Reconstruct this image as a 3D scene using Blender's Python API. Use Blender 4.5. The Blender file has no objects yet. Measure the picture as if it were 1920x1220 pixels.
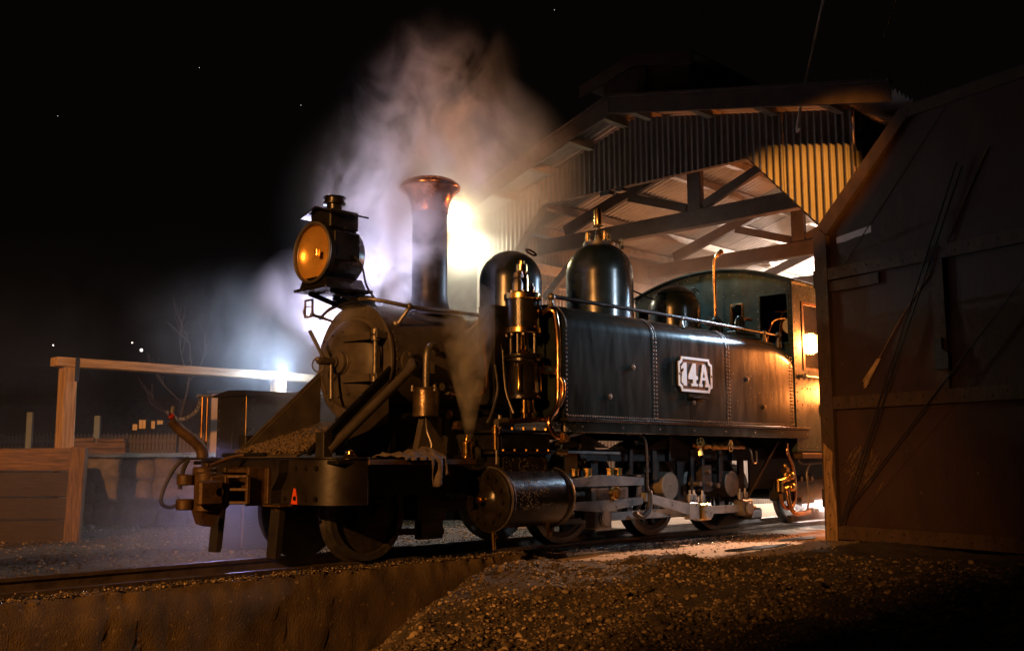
import bpy, math, random
import numpy as np
from math import pi, sin, cos, radians, sqrt, atan2
from mathutils import Vector, Matrix, noise as mnoise

random.seed(14)
rng = np.random.default_rng(14)
S = bpy.context.scene
COL = S.collection

# ------------------------------------------------------------------ camera
cd = bpy.data.cameras.new("camera")
cam = bpy.data.objects.new("camera", cd)
COL.objects.link(cam)
cd.sensor_fit = 'HORIZONTAL'
cd.sensor_width = 36.0
cd.lens = 36.561
cd.clip_start = 0.05
cd.clip_end = 500.0
_dx = Vector((1870.0, 248.0, 1949.919)).normalized()      # the track direction seen by the camera (right, down, forward)
_dy = Vector((-2068.0, 262.0, 1949.919)).normalized()
_dy = (_dy - _dx * _dy.dot(_dx)).normalized()
_dz = _dx.cross(_dy)
if _dz.y > 0:
    _dz = -_dz
_right = Vector((_dx.x, _dy.x, _dz.x)); _down = Vector((_dx.y, _dy.y, _dz.y)); _fwd = Vector((_dx.z, _dy.z, _dz.z))
_m = Matrix((_right, -_down, -_fwd)).transposed().to_4x4()
_m.translation = Vector((-5.094, -6.578, 0.721))
cam.matrix_world = _m
S.camera = cam
S.render.resolution_x = 1024
S.render.resolution_y = 650

# ------------------------------------------------------------------ night sky
W = bpy.data.worlds.new("World")
S.world = W
W.use_nodes = True
wn = W.node_tree
wn.nodes["Background"].inputs[0].default_value = (0.0016, 0.0011, 0.0009, 1)
wn.nodes["Background"].inputs[1].default_value = 1.0

# ------------------------------------------------------------------ lamps
def lamp(name, kind, loc, power, col, radius=0.1, target=None, angle=40, blend=0.5):
    d = bpy.data.lights.new(name, kind)
    d.energy = power
    d.color = col
    d.shadow_soft_size = radius
    if kind == 'SPOT':
        d.spot_size = radians(angle)
        d.spot_blend = blend
    o = bpy.data.objects.new(name, d)
    COL.objects.link(o)
    o.location = loc
    if target is not None:
        o.rotation_euler = (Vector(target) - Vector(loc)).to_track_quat('-Z', 'Y').to_euler()
    return o

SODIUM = (1.0, 0.40, 0.095)
lamp("street_lamp_light", 'SPOT', (-13.0, -4.6, 4.9), 7200, SODIUM, 0.10, (-0.3, -0.5, 0.60), 31, 0.85)
lamp("street_lamp_light", 'SPOT', (-13.0, -4.4, 4.9), 8500, SODIUM, 0.10, (0.5, 6.6, 1.2), 24, 0.8)
lamp("gable_lamp_light", 'SPOT', (-1.5, -8.5, 6.0), 8200, (1.0, 0.36, 0.05), 0.05, (4.75, -1.25, 3.42), 8.6, 0.9)
lamp("eave_lamp_light", 'SPOT', (4.12, 3.16, 3.74), 420, (1.0, 0.95, 0.66), 0.10, (4.5, 1.8, 1.2), 106, 0.35)
lamp("eave_lamp_light", 'SPOT', (4.12, 3.16, 3.74), 260, (1.0, 0.96, 0.70), 0.08, (4.75, 3.1, 3.1), 104, 0.5)
lamp("eave_lamp_light", 'SPOT', (3.93, 2.99, 3.86), 330, (1.0, 0.80, 0.28), 0.13, (0.5, 0.26, 3.0), 100, 0.3)
lamp("work_lamp_light", 'SPOT', (0.52, 0.74, 1.58), 600, (0.70, 0.66, 1.0), 0.06, (0.25, 0.60, 2.7), 110, 0.6)
lamp("work_lamp_light", 'SPOT', (-0.20, 1.60, 0.85), 42, (0.50, 0.45, 1.0), 0.06, (-0.9, 0.7, 0.0), 95, 0.7)
lamp("work_lamp_light", 'POINT', (0.75, 0.95, 0.45), 50, (0.46, 0.50, 1.0), 0.06)
lamp("ground_lamp_light", 'POINT', (5.95, -0.80, 0.30), 120, (1.0, 0.90, 0.84), 0.05)
lamp("cab_side_lamp_and_fill", 'POINT', (6.73, -1.68, 2.15), 270, (1.0, 0.27, 0.05), 0.13)
lamp("cab_side_lamp_and_fill", 'POINT', (6.85, -1.66, 1.55), 70, (1.0, 0.27, 0.05), 0.10)
lamp("cab_side_lamp_and_fill", 'SPOT', (6.2, -1.46, 2.1), 1500, (1.0, 0.58, 0.38), 0.05, (2.9, -1.68, 0.0), 32, 0.6)  # extra unseen spot, added to brighten the dirt apron
lamp("cab_front_fill_light", 'SPOT', (4.62, 0.45, 3.92), 90, (0.55, 0.90, 1.0), 0.08, (5.15, -0.25, 2.4), 50, 0.5)  # added unseen cool light that tints the cab front teal
lamp("tank_streak_fill_light", 'SPOT', (5.5, -1.60, 2.85), 480, (0.50, 0.74, 1.0), 0.10, (2.7, -1.0, 1.95), 34, 0.6)  # added unseen light, placed to streak the tank shoulder blue
lamp("shed_lamp_light", 'POINT', (6.6, 2.35, 2.65), 60, (1.0, 0.36, 0.12), 0.07)
lamp("shed_lamp_light", 'POINT', (12.4, 1.3, 3.80), 2900, (1.0, 0.84, 0.76), 0.04)
lamp("yard_lamp_and_plume_fill", 'SPOT', (3.2, -8.6, 4.0), 1150, (0.64, 0.82, 1.0), 0.25, (2.95, -0.9, 1.4), 23, 0.5)
lamp("yard_lamp_and_plume_fill", 'SPOT', (-3.4, -7.4, 4.6), 7000, (1.0, 0.40, 0.16), 0.08, (1.8, 0.5, 4.2), 19, 0.9)  # added orange spot that browns the top of the plume

# ------------------------------------------------------------------ picture settings
S.view_settings.view_transform = 'Standard'
S.view_settings.look = 'None'
S.view_settings.exposure = 0.0
S.view_settings.gamma = 1.0
S.render.engine = 'CYCLES'
c = S.cycles
c.use_denoising = True
try:
    c.denoiser = 'OPENIMAGEDENOISE'
except Exception:
    pass
c.max_bounces = 6
c.diffuse_bounces = 3
c.glossy_bounces = 4
c.transmission_bounces = 4
c.volume_bounces = 1
c.transparent_max_bounces = 8
c.volume_step_rate = 0.35
c.volume_max_steps = 256
c.sample_clamp_indirect = 6.0
c.sample_clamp_direct = 0.0
c.caustics_reflective = False
c.caustics_refractive = False

# ------------------------------------------------------------------ materials
def M(name, base=(0.1, 0.1, 0.1), rough=0.5, metal=0.0, var=0.35, vscale=6.0, bump=0.0, bscale=60.0,
      coat=0.0, rvar=0.12, base2=None, stretch=(1, 1, 1), spec=0.5, emit=None, estr=0.0, transm=0.0, speck=None, rotz=0.0):
    m = bpy.data.materials.new(name)
    m.use_nodes = True
    nt = m.node_tree
    N, L = nt.nodes, nt.links
    b = N["Principled BSDF"]
    tc = N.new("ShaderNodeTexCoord")
    mp = N.new("ShaderNodeMapping")
    mp.inputs["Scale"].default_value = stretch
    if rotz:
        vr = N.new("ShaderNodeVectorRotate"); vr.rotation_type = 'Z_AXIS'; vr.inputs["Angle"].default_value = rotz
        L.new(tc.outputs["Object"], vr.inputs["Vector"]); L.new(vr.outputs[0], mp.inputs[0])
    else:
        L.new(tc.outputs["Object"], mp.inputs[0])
    n1 = N.new("ShaderNodeTexNoise")
    n1.inputs["Scale"].default_value = vscale
    n1.inputs["Detail"].default_value = 6
    n1.inputs["Roughness"].default_value = 0.62
    L.new(mp.outputs[0], n1.inputs["Vector"])
    cr = N.new("ShaderNodeMapRange")
    cr.inputs[1].default_value = 0.32; cr.inputs[2].default_value = 0.68
    L.new(n1.outputs["Fac"], cr.inputs[0])
    mix = N.new("ShaderNodeMix"); mix.data_type = 'RGBA'
    b2 = base2 if base2 else tuple(min(1, x * (1 + var)) for x in base)
    b1 = base if base2 else tuple(x * (1 - var) for x in base)
    mix.inputs[6].default_value = (*b1, 1); mix.inputs[7].default_value = (*b2, 1)
    L.new(cr.outputs[0], mix.inputs[0])
    last = mix.outputs[2]
    if speck:
        n3 = N.new("ShaderNodeTexNoise"); n3.inputs["Scale"].default_value = speck[1]; n3.inputs["Detail"].default_value = 3
        L.new(tc.outputs["Object"], n3.inputs["Vector"])
        r3 = N.new("ShaderNodeMapRange"); r3.inputs[1].default_value = speck[2]; r3.inputs[2].default_value = speck[2] + 0.05
        L.new(n3.outputs["Fac"], r3.inputs[0])
        mx = N.new("ShaderNodeMix"); mx.data_type = 'RGBA'
        mx.inputs[7].default_value = (*speck[0], 1)
        L.new(last, mx.inputs[6]); L.new(r3.outputs[0], mx.inputs[0])
        last = mx.outputs[2]
    L.new(last, b.inputs["Base Color"])
    rr = N.new("ShaderNodeMapRange")
    rr.inputs[3].default_value = max(0.03, rough - rvar); rr.inputs[4].default_value = min(1, rough + rvar)
    L.new(n1.outputs["Fac"], rr.inputs[0])
    L.new(rr.outputs[0], b.inputs["Roughness"])
    b.inputs["Metallic"].default_value = metal
    b.inputs["Specular IOR Level"].default_value = spec
    b.inputs["Coat Weight"].default_value = coat
    b.inputs["Coat Roughness"].default_value = 0.12
    b.inputs["Transmission Weight"].default_value = transm
    if emit:
        b.inputs["Emission Color"].default_value = (*emit, 1)
        b.inputs["Emission Strength"].default_value = estr
    if bump > 0:
        n2 = N.new("ShaderNodeTexNoise")
        n2.inputs["Scale"].default_value = bscale
        n2.inputs["Detail"].default_value = 5
        L.new(mp.outputs[0], n2.inputs["Vector"])
        bp = N.new("ShaderNodeBump")
        bp.inputs["Strength"].default_value = bump
        bp.inputs["Distance"].default_value = 0.02
        L.new(n2.outputs["Fac"], bp.inputs["Height"])
        L.new(bp.outputs[0], b.inputs["Normal"])
    return m

black = M("black_engine_paint", (0.011, 0.0105, 0.010), 0.27, 0, 0.4, 4, 0.06, 14)
soot = M("smokebox_graphite", (0.060, 0.050, 0.042), 0.52, 0, 0.35, 7, 0.12, 90)
tankp = M("tank_paint", (0.013, 0.019, 0.0175), 0.20, 0, 0.5, 3.0, 0.10, 3.2, rvar=0.08, stretch=(3.0, 1, 0.7), spec=0.65)
beamp = M("beam_gloss_paint", (0.014, 0.011, 0.010), 0.33, 0, 0.4, 5, 0.035, 30, rvar=0.08, spec=0.9)
domep = M("dome_paint", (0.012, 0.020, 0.020), 0.23, 0, 0.3, 5, 0.05, 8, spec=0.8)
cabp = M("cab_paint", (0.040, 0.062, 0.060), 0.24, 0, 0.3, 6, 0.10, 6, spec=0.6)
chimp = M("chimney_paint", (0.022, 0.022, 0.026), 0.42, 0, 0.4, 8, 0.1, 40)
oily = M("oily_black_iron", (0.012, 0.010, 0.008), 0.22, 0.0, 0.5, 9, 0.12, 110, rvar=0.10, spec=0.7)
under = M("dirty_frame_black", (0.013, 0.011, 0.010), 0.55, 0, 0.5, 10, 0.3, 80)
wheelm = M("wheel_iron", (0.030, 0.026, 0.023), 0.5, 0.2, 0.5, 14, 0.2, 90)
tyrem = M("tyre_steel", (0.12, 0.11, 0.10), 0.42, 0.8, 0.4, 12, 0.1, 60)
steel = M("polished_rod_steel", (0.36, 0.36, 0.36), 0.30, 0.6, 0.25, 9, 0.1, 70)
dsteel = M("dull_steel", (0.20, 0.18, 0.16), 0.45, 0.8, 0.3, 10, 0.15, 80)
brass = M("brass", (0.78, 0.50, 0.17), 0.22, 1.0, 0.15, 8, 0.05, 60)
copper = M("copper", (0.72, 0.40, 0.20), 0.24, 1.0, 0.25, 7, 0.05, 60)
capcop = M("copper_chimney_cap", (0.62, 0.33, 0.20), 0.25, 1.0, 0.3, 9, 0.06, 30)
rust = M("rusty_cast_iron", (0.075, 0.044, 0.021), 0.5, 0.3, 0.5, 12, 0.22, 70)
redp = M("red_paint", (0.30, 0.025, 0.012), 0.4, 0, 0.3, 12)
orangep = M("worn_red_mark", (0.75, 0.09, 0.02), 0.5, 0, 0.3, 30)
whitep = M("white_paint", (0.80, 0.79, 0.76), 0.5, 0, 0.08, 14, 0.05, 60)
plateb = M("plate_black", (0.02, 0.02, 0.02), 0.4)
rubber = M("rubber_hose", (0.02, 0.018, 0.017), 0.45, 0, 0.4, 12, 0.2, 90)
cloth = M("worn_cloth", (0.13, 0.105, 0.10), 0.9, 0, 0.3, 14, 0.5, 220)
glass = M("glass_pane", (0.9, 0.9, 0.9), 0.04, 0, 0.02, 3, 0.03, 5, transm=1.0, rvar=0.01)
lensg = M("lamp_lens_glass", (0.98, 0.92, 0.75), 0.04, 0, 0.02, 4, transm=1.0, rvar=0.02)
reflm = M("amber_reflector", (0.78, 0.48, 0.14), 0.30, 0.55, 0.15, 5, 0.05, 20)  # amber base colour stands in for reflected sodium light
timber = M("new_sawn_timber", (0.30, 0.18, 0.08), 0.72, 0, 0.35, 4, 0.5, 9, base2=(0.66, 0.46, 0.24), stretch=(0.6, 9, 9))
timberv = M("new_sawn_post", (0.28, 0.16, 0.07), 0.72, 0, 0.35, 4, 0.5, 9, base2=(0.64, 0.44, 0.22), stretch=(9, 9, 0.6))
darkwood = M("shaded_plank", (0.030, 0.020, 0.012), 0.85, 0, 0.4, 6, 0.6, 18, base2=(0.075, 0.048, 0.025), stretch=(0.8, 9, 9), rotz=0.811)  # shade on the lower planks is put into this darker wood colour
oldwood = M("old_sleeper_timber", (0.06, 0.034, 0.016), 0.85, 0, 0.4, 5, 0.8, 12, base2=(0.30, 0.17, 0.075), stretch=(0.8, 9, 11), rotz=0.811)
oldwoodv = M("old_post_timber", (0.07, 0.04, 0.018), 0.85, 0, 0.4, 5, 0.8, 12, base2=(0.32, 0.185, 0.08), stretch=(11, 11, 0.8))
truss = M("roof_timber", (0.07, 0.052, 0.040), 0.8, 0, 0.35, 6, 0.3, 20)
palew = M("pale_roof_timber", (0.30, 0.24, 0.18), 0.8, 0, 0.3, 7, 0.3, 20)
fascia = M("fascia_board", (0.075, 0.052, 0.040), 0.75, 0, 0.3, 6, 0.25, 20)
doorw = M("door_board", (0.046, 0.021, 0.008), 0.66, 0, 0.3, 3.5, 0.25, 16, stretch=(1, 1, 0.5), speck=((0.16, 0.10, 0.05), 9.0, 0.72))
doorf = M("door_frame_timber", (0.066, 0.039, 0.019), 0.7, 0, 0.35, 5, 0.35, 18, stretch=(2, 2, 1))
galv = M("galvanised_iron", (0.15, 0.135, 0.12), 0.52, 0.15, 0.3, 2.2, 0.15, 30, base2=(0.24, 0.215, 0.185), speck=((0.17, 0.09, 0.04), 3.0, 0.70))
galvr = M("galvanised_roofing", (0.36, 0.34, 0.32), 0.5, 0.2, 0.25, 1.5, 0.15, 30)
stonem = M("rubble_stone", (0.07, 0.055, 0.04), 0.9, 0, 0.4, 6, 0.9, 30, base2=(0.21, 0.165, 0.115))
mortar = M("earth_mortar", (0.09, 0.075, 0.055), 0.95, 0, 0.4, 8, 0.7, 40)
concrete = M("rough_concrete", (0.042, 0.029, 0.015), 0.95, 0, 0.4, 3.5, 0.5, 90, base2=(0.125, 0.087, 0.045), stretch=(1.3, 1, 0.9), speck=((0.20, 0.15, 0.09), 26.0, 0.66))
earth = M("cinder_earth", (0.026, 0.020, 0.013), 0.9, 0, 0.45, 5, 0.9, 45, base2=(0.085, 0.063, 0.040))
paledirt = M("packed_pale_dirt", (0.30, 0.23, 0.16), 0.85, 0, 0.35, 3.0, 0.4, 60, base2=(0.42, 0.33, 0.24))
gravelm = M("gravel_chips", (0.15, 0.105, 0.055), 0.8, 0, 0.6, 9, 0.5, 60, base2=(0.30, 0.215, 0.11))
def per_stone(m, stops):
    nt = m.node_tree; b = nt.nodes["Principled BSDF"]
    ge = nt.nodes.new("ShaderNodeNewGeometry"); r = nt.nodes.new("ShaderNodeValToRGB")
    e = r.color_ramp.elements
    e[0].position, e[0].color = stops[0][0], (*stops[0][1], 1)
    e[1].position, e[1].color = stops[-1][0], (*stops[-1][1], 1)
    for p, c_ in stops[1:-1]:
        q = e.new(p); q.color = (*c_, 1)
    nt.links.new(ge.outputs["Random Per Island"], r.inputs[0])
    nt.links.new(r.outputs[0], b.inputs["Base Color"])
per_stone(gravelm, [(0.0, (0.035, 0.026, 0.017)), (0.45, (0.085, 0.062, 0.036)), (0.80, (0.17, 0.125, 0.07)), (1.0, (0.44, 0.33, 0.19))])
coalm = M("wet_coal_chips", (0.03, 0.028, 0.028), 0.16, 0, 0.4, 20, 0.4, 90, spec=0.9)
cinderm = M("cinder_chips", (0.12, 0.085, 0.05), 0.7, 0, 0.6, 30, 0.5, 90)
railm = M("rail_steel", (0.14, 0.11, 0.09), 0.42, 0.7, 0.4, 8, 0.2, 60)
sleeperm = M("sleeper_wood", (0.04, 0.03, 0.022), 0.9, 0, 0.4, 8, 0.6, 30)
fencew = M("weathered_picket", (0.34, 0.27, 0.19), 0.85, 0, 0.3, 9, 0.2, 40)
barkm = M("bare_bark", (0.06, 0.045, 0.035), 0.9, 0, 0.4, 20, 0.3, 60)
palewall = M("pale_wall_sheet", (0.55, 0.46, 0.42), 0.8, 0, 0.15, 3, 0.1, 20)
housem = M("house_wall", (0.10, 0.07, 0.05), 0.9)
tufts = M("grass_blades", (0.055, 0.075, 0.022), 0.8, 0, 0.5, 20)
waterm = M("puddle_water", (0.025, 0.020, 0.016), 0.06, 0, 0.2, 6, 0.15, 18, rvar=0.03)
cablem = M("cable_sheath", (0.7, 0.62, 0.55), 0.6)
bulbm = M("lit_bulb", (1, 1, 1), 0.5, emit=(1.0, 0.95, 0.72), estr=90)
starm = M("lit_led", (1, 1, 1), 0.5, emit=(0.75, 0.85, 1.0), estr=160)
farm = M("far_lamp", (1, 1, 1), 0.5, emit=(1.0, 0.85, 0.75), estr=9)
starpt = M("faint_star", (1, 1, 1), 0.5, emit=(0.9, 0.92, 1.0), estr=1.2)
winm = M("lit_window", (0.02, 0.015, 0.01), 0.5, emit=(1.0, 0.34, 0.07), estr=0.40)

def thin_glass(name, tint, refl):
    m = bpy.data.materials.new(name); m.use_nodes = True
    nt = m.node_tree; N, L = nt.nodes, nt.links
    out = N["Material Output"]; N.remove(N["Principled BSDF"])
    t = N.new("ShaderNodeBsdfTransparent"); t.inputs[0].default_value = (*tint, 1)
    g = N.new("ShaderNodeBsdfGlossy"); g.inputs["Roughness"].default_value = 0.04
    lw = N.new("ShaderNodeLayerWeight"); lw.inputs[0].default_value = refl
    mx = N.new("ShaderNodeMixShader")
    L.new(lw.outputs["Fresnel"], mx.inputs[0]); L.new(t.outputs[0], mx.inputs[1]); L.new(g.outputs[0], mx.inputs[2])
    L.new(mx.outputs[0], out.inputs["Surface"])
    return m
glass = thin_glass("glass_pane", (0.92, 0.92, 0.90), 0.35)
lensg = thin_glass("lamp_lens_glass", (1.0, 0.96, 0.86), 0.12)
# ------------------------------------------------------------------ mesh builder
OFF = {}
def V(*a):
    return Vector(a if len(a) == 3 else a[0])

class MB:
    def __init__(self):
        self.v = []; self.f = []
    def add(self, vs, fs):
        n = len(self.v)
        self.v.extend([tuple(p) for p in vs])
        self.f.extend([tuple(i + n for i in q) for q in fs])
        return self
    def obox(self, ce, ax, ay, az, hx, hy, hz, bev=0.004):
        ce, ax, ay, az = V(ce), V(ax).normalized(), V(ay).normalized(), V(az).normalized()
        b = min(bev, 0.45 * min(hx, hy, hz))
        vs = []; idx = {}
        for sx in (-1, 1):
            for sy in (-1, 1):
                for sz in (-1, 1):
                    for k in range(3):
                        h = [hx, hy, hz]
                        for j in range(3):
                            if j != k: h[j] -= b
                        idx[(sx, sy, sz, k)] = len(vs)
                        vs.append(ce + ax * sx * h[0] + ay * sy * h[1] + az * sz * h[2])
        fs = []
        for k in range(3):
            a, d = [(1, 2), (2, 0), (0, 1)][k]
            for s in (-1, 1):
                q = []
                for (p, r) in ((-1, -1), (1, -1), (1, 1), (-1, 1)):
                    t = [0, 0, 0]; t[k] = s; t[a] = p; t[d] = r
                    q.append(idx[(*t, k)])
                fs.append(q if s > 0 else q[::-1])
        for k in range(3):
            a, d = [(1, 2), (2, 0), (0, 1)][k]
            for p in (-1, 1):
                for r in (-1, 1):
                    t1 = [0, 0, 0]; t1[a] = p; t1[d] = r
                    l = list(t1); l[k] = -1; h = list(t1); h[k] = 1
                    q = [idx[(*l, a)], idx[(*l, d)], idx[(*h, d)], idx[(*h, a)]]
                    fs.append(q if p * r < 0 else q[::-1])
        for sx in (-1, 1):
            for sy in (-1, 1):
                for sz in (-1, 1):
                    q = [idx[(sx, sy, sz, k)] for k in range(3)]
                    fs.append(q if sx * sy * sz > 0 else q[::-1])
        return self.add(vs, fs)
    def box(self, x0, x1, y0, y1, z0, z1, bev=0.004):
        return self.obox(((x0 + x1) / 2, (y0 + y1) / 2, (z0 + z1) / 2), (1, 0, 0), (0, 1, 0), (0, 0, 1),
                         abs(x1 - x0) / 2, abs(y1 - y0) / 2, abs(z1 - z0) / 2, bev)
    def bar(self, p0, p1, w, h, up=(0, 0, 1), bev=0.004):
        p0, p1 = V(p0), V(p1)
        d = (p1 - p0); l = d.length; d.normalize()
        u = V(up); s = d.cross(u)
        if s.length < 1e-4: s = d.cross(V(0, 1, 0))
        s.normalize(); u = s.cross(d)
        return self.obox((p0 + p1) / 2, d, s, u, l / 2, w / 2, h / 2, bev)
    def lathe(self, prof, o=(0, 0, 0), ax=(0, 0, 1), n=24, a0=0.0, a1=2 * pi):
        o, ax = V(o), V(ax).normalized()
        t = V(1, 0, 0) if abs(ax.x) < 0.8 else V(0, 0, 1)
        u = (t - ax * t.dot(ax)).normalized(); w = ax.cross(u)
        full = abs(a1 - a0 - 2 * pi) < 1e-6
        m = n if full else n + 1
        vs = []; rings = []
        for (r, h) in prof:
            if r < 1e-6:
                rings.append([len(vs)]); vs.append(o + ax * h)
            else:
                ring = []
                for i in range(m):
                    a = a0 + (a1 - a0) * i / n
                    ring.append(len(vs)); vs.append(o + ax * h + (u * cos(a) + w * sin(a)) * r)
                rings.append(ring)
        fs = []
        for A, B in zip(rings, rings[1:]):
            k = n
            for i in range(k):
                j = (i + 1) % m
                if len(A) == 1 and len(B) == 1: continue
                if len(A) == 1: fs.append((A[0], B[j], B[i]))
                elif len(B) == 1: fs.append((A[i], A[j], B[0]))
                else: fs.append((A[i], A[j], B[j], B[i]))
        return self.add(vs, fs)
    def cyl(self, p0, p1, r0, r1=None, n=16, bev=0.0):
        r1 = r0 if r1 is None else r1
        p0, p1 = V(p0), V(p1); d = p1 - p0; l = d.length
        if bev > 0:
            pr = [(0, 0), (r0 - bev, 0), (r0, bev), (r1, l - bev), (r1 - bev, l), (0, l)]
        else:
            pr = [(0, 0), (r0, 0), (r1, l), (0, l)]
        return self.lathe(pr, p0, d, n)
    def sph(self, ce, r, n=12, m=8, sx=1.0):
        pr = [(r * sin(pi * i / m), -r * cos(pi * i / m) * sx) for i in range(m + 1)]
        pr[0] = (0, -r * sx); pr[-1] = (0, r * sx)
        return self.lathe(pr, ce, (0, 0, 1), n)
    def dot(self, ce, nrm, r, n=6):
        return self.lathe([(r, 0), (r * 0.75, r * 0.45), (0, r * 0.7)], ce, nrm, n)
    def tube(self, pts, r, n=8, smooth=6):
        P = [V(p) for p in pts]
        if smooth and len(P) > 2:
            Q = []
            for i in range(len(P) - 1):
                p0 = P[max(i - 1, 0)]; p1 = P[i]; p2 = P[i + 1]; p3 = P[min(i + 2, len(P) - 1)]
                for k in range(smooth):
                    t = k / smooth
                    Q.append(0.5 * ((2 * p1) + (p2 - p0) * t + (2 * p0 - 5 * p1 + 4 * p2 - p3) * t * t + (3 * p1 - p0 - 3 * p2 + p3) * t ** 3))
            Q.append(P[-1]); P = Q
        vs = []; fs = []; u = None
        for i, p in enumerate(P):
            d = (P[min(i + 1, len(P) - 1)] - P[max(i - 1, 0)]).normalized()
            if u is None:
                t = V(0, 0, 1) if abs(d.z) < 0.9 else V(1, 0, 0)
                u = (t - d * t.dot(d)).normalized()
            else:
                u = (u - d * u.dot(d)).normalized()
            w = d.cross(u)
            rr = r(i / (len(P) - 1)) if callable(r) else r
            for k in range(n):
                a = 2 * pi * k / n
                vs.append(p + (u * cos(a) + w * sin(a)) * rr)
        for i in range(len(P) - 1):
            for k in range(n):
                a = i * n + k; b = i * n + (k + 1) % n
                fs.append((a, b, b + n, a + n))
        vs += [P[0], P[-1]]; e = len(vs) - 2; q = (len(P) - 1) * n
        for k in range(n):
            fs.append((e, (k + 1) % n, k)); fs.append((e + 1, q + k, q + (k + 1) % n))
        return self.add(vs, fs)
    def torus(self, ce, nrm, R, r, n=20, m=8):
        nrm = V(nrm).normalized()
        t = V(1, 0, 0) if abs(nrm.x) < 0.8 else V(0, 0, 1)
        u = (t - nrm * t.dot(nrm)).normalized(); w = nrm.cross(u)
        ce = V(ce); vs = []; fs = []
        for i in range(n):
            a = 2 * pi * i / n; e = u * cos(a) + w * sin(a)
            for k in range(m):
                b = 2 * pi * k / m
                vs.append(ce + e * (R + r * cos(b)) + nrm * r * sin(b))
        for i in range(n):
            for k in range(m):
                fs.append((i * m + k, ((i + 1) % n) * m + k, ((i + 1) % n) * m + (k + 1) % m, i * m + (k + 1) % m))
        return self.add(vs, fs)
    def prism(self, poly, o, u, w, depth):
        """a flat outline (2-D points in the u, w directions from o) pushed out by depth along u x w"""
        o, u, w = V(o), V(u), V(w)
        nn = u.cross(w).normalized() * depth
        a = [o + u * p[0] + w * p[1] for p in poly]
        k = len(a)
        area = sum(poly[i][0] * poly[(i + 1) % k][1] - poly[(i + 1) % k][0] * poly[i][1] for i in range(k))
        if area < 0: a = a[::-1]
        vs = a + [p + nn for p in a]
        fs = [tuple(range(k))[::-1], tuple(range(k, 2 * k))] + [(i, (i + 1) % k, (i + 1) % k + k, i + k) for i in range(k)]
        if depth < 0: fs = [q[::-1] for q in fs]
        return self.add(vs, fs)
    def mesh(self, name, mat, smooth=38, off=(0, 0, 0)):
        me = bpy.data.meshes.new(name)
        o = V(off)
        me.from_pydata([tuple(V(p) - o) for p in self.v], [], self.f)
        me.update()
        if smooth:
            me.shade_smooth()
            me.set_sharp_from_angle(angle=radians(smooth))
        me.materials.append(mat)
        return me
    def build(self, name, mat, parent=None, smooth=38, kind=None, label=None):
        off = OFF.get(parent.name, V(0, 0, 0)) if parent else V(0, 0, 0)
        o = bpy.data.objects.new(name, self.mesh(name, mat, smooth, off))
        COL.objects.link(o)
        if parent:
            o.parent = parent
            OFF[o.name] = off
        if kind: o["kind"] = kind
        if label: o["label"] = label
        return o

def thing(name, label, cat, loc=(0, 0, 0), group=None):
    o = bpy.data.objects.new(name, None)
    o.empty_display_size = 0.2
    COL.objects.link(o)
    o.location = loc
    OFF[o.name] = V(loc)
    o["label"] = label; o["category"] = cat
    if group: o["group"] = group
    return o

def tag(o, label, cat, group=None):
    o["label"] = label; o["category"] = cat
    if group: o["group"] = group
    return o

def inst(me, name, parent, loc, rotz=0.0, sc=(1, 1, 1)):
    o = bpy.data.objects.new(name, me)
    COL.objects.link(o)
    off = OFF.get(parent.name, V(0, 0, 0)) if parent else V(0, 0, 0)
    o.parent = parent
    o.location = V(loc) - off
    o.rotation_euler = (0, 0, rotz)
    o.scale = sc
    if parent: OFF[o.name] = off
    return o

def structure(mb, name, mat, smooth=0):
    o = mb.build(name, mat, None, smooth)
    o["kind"] = "structure"
    return o

def fbm(x, y, z=0.0, o=4):
    s = 0.0; a = 0.5; f = 1.0
    for _ in range(o):
        s += a * mnoise.noise((x * f, y * f, z * f)); a *= 0.5; f *= 2.07
    return s

def lerp_table(t, tab):
    if t <= tab[0][0]: return tab[0][1]
    for (a, va), (b, vb) in zip(tab, tab[1:]):
        if t <= b:
            k = (t - a) / (b - a); return va + (vb - va) * k
    return tab[-1][1]

# ================================================================== GROUND
def edge_y(x):
    return lerp_table(x, [(-1.8, -2.75), (-0.5, -1.55), (0.57, -1.04), (1.35, -0.80), (2.0, -0.4)])
def apron_lim(x):
    return lerp_table(x, [(1.1, -0.80), (1.5, -1.20), (2.0, -1.86), (2.6, -2.06), (4.4, -2.0), (6.2, -1.6)]) + 0.10 * fbm(x * 2.2, 7.7)
# the pale dirt in front of the shed door lies inside this line
def ground_h(x, y):
    n = fbm(x * 1.3, y * 1.3, 3.1) * 0.13 + fbm(x * 4, y * 4, 1.7, 3) * 0.07
    if y > -0.62:
        h = -0.10 + 0.02 * fbm(x * 3, y * 3)
        if y > 1.2: h = -0.13 + 0.06 * fbm(x * 0.8, y * 0.8)
        if y < -0.45 and x > 1.3: h = -0.055
        return h
    top = lerp_table(x, [(-3.0, -0.20), (-1.0, -0.16), (1.2, -0.08), (2.0, -0.065)])
    e = edge_y(x)
    # ridge of heaped gravel in front of the pale ground
    ridge = 0.035 * math.exp(-((y - apron_lim(x) + 0.32) / 0.25) ** 2) * (1 if x > 0.9 else max(0, (x + 0.3) / 1.2))
    flat = 1.0
    if x > 1.1: flat = max(0.12, min(1.0, (apron_lim(x) + 0.05 - y) / 0.5))
    if y > e:
        h = top - 0.62 * (y - e)
        return max(h, -0.95) + n
    return top + n * flat + ridge * flat

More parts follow.
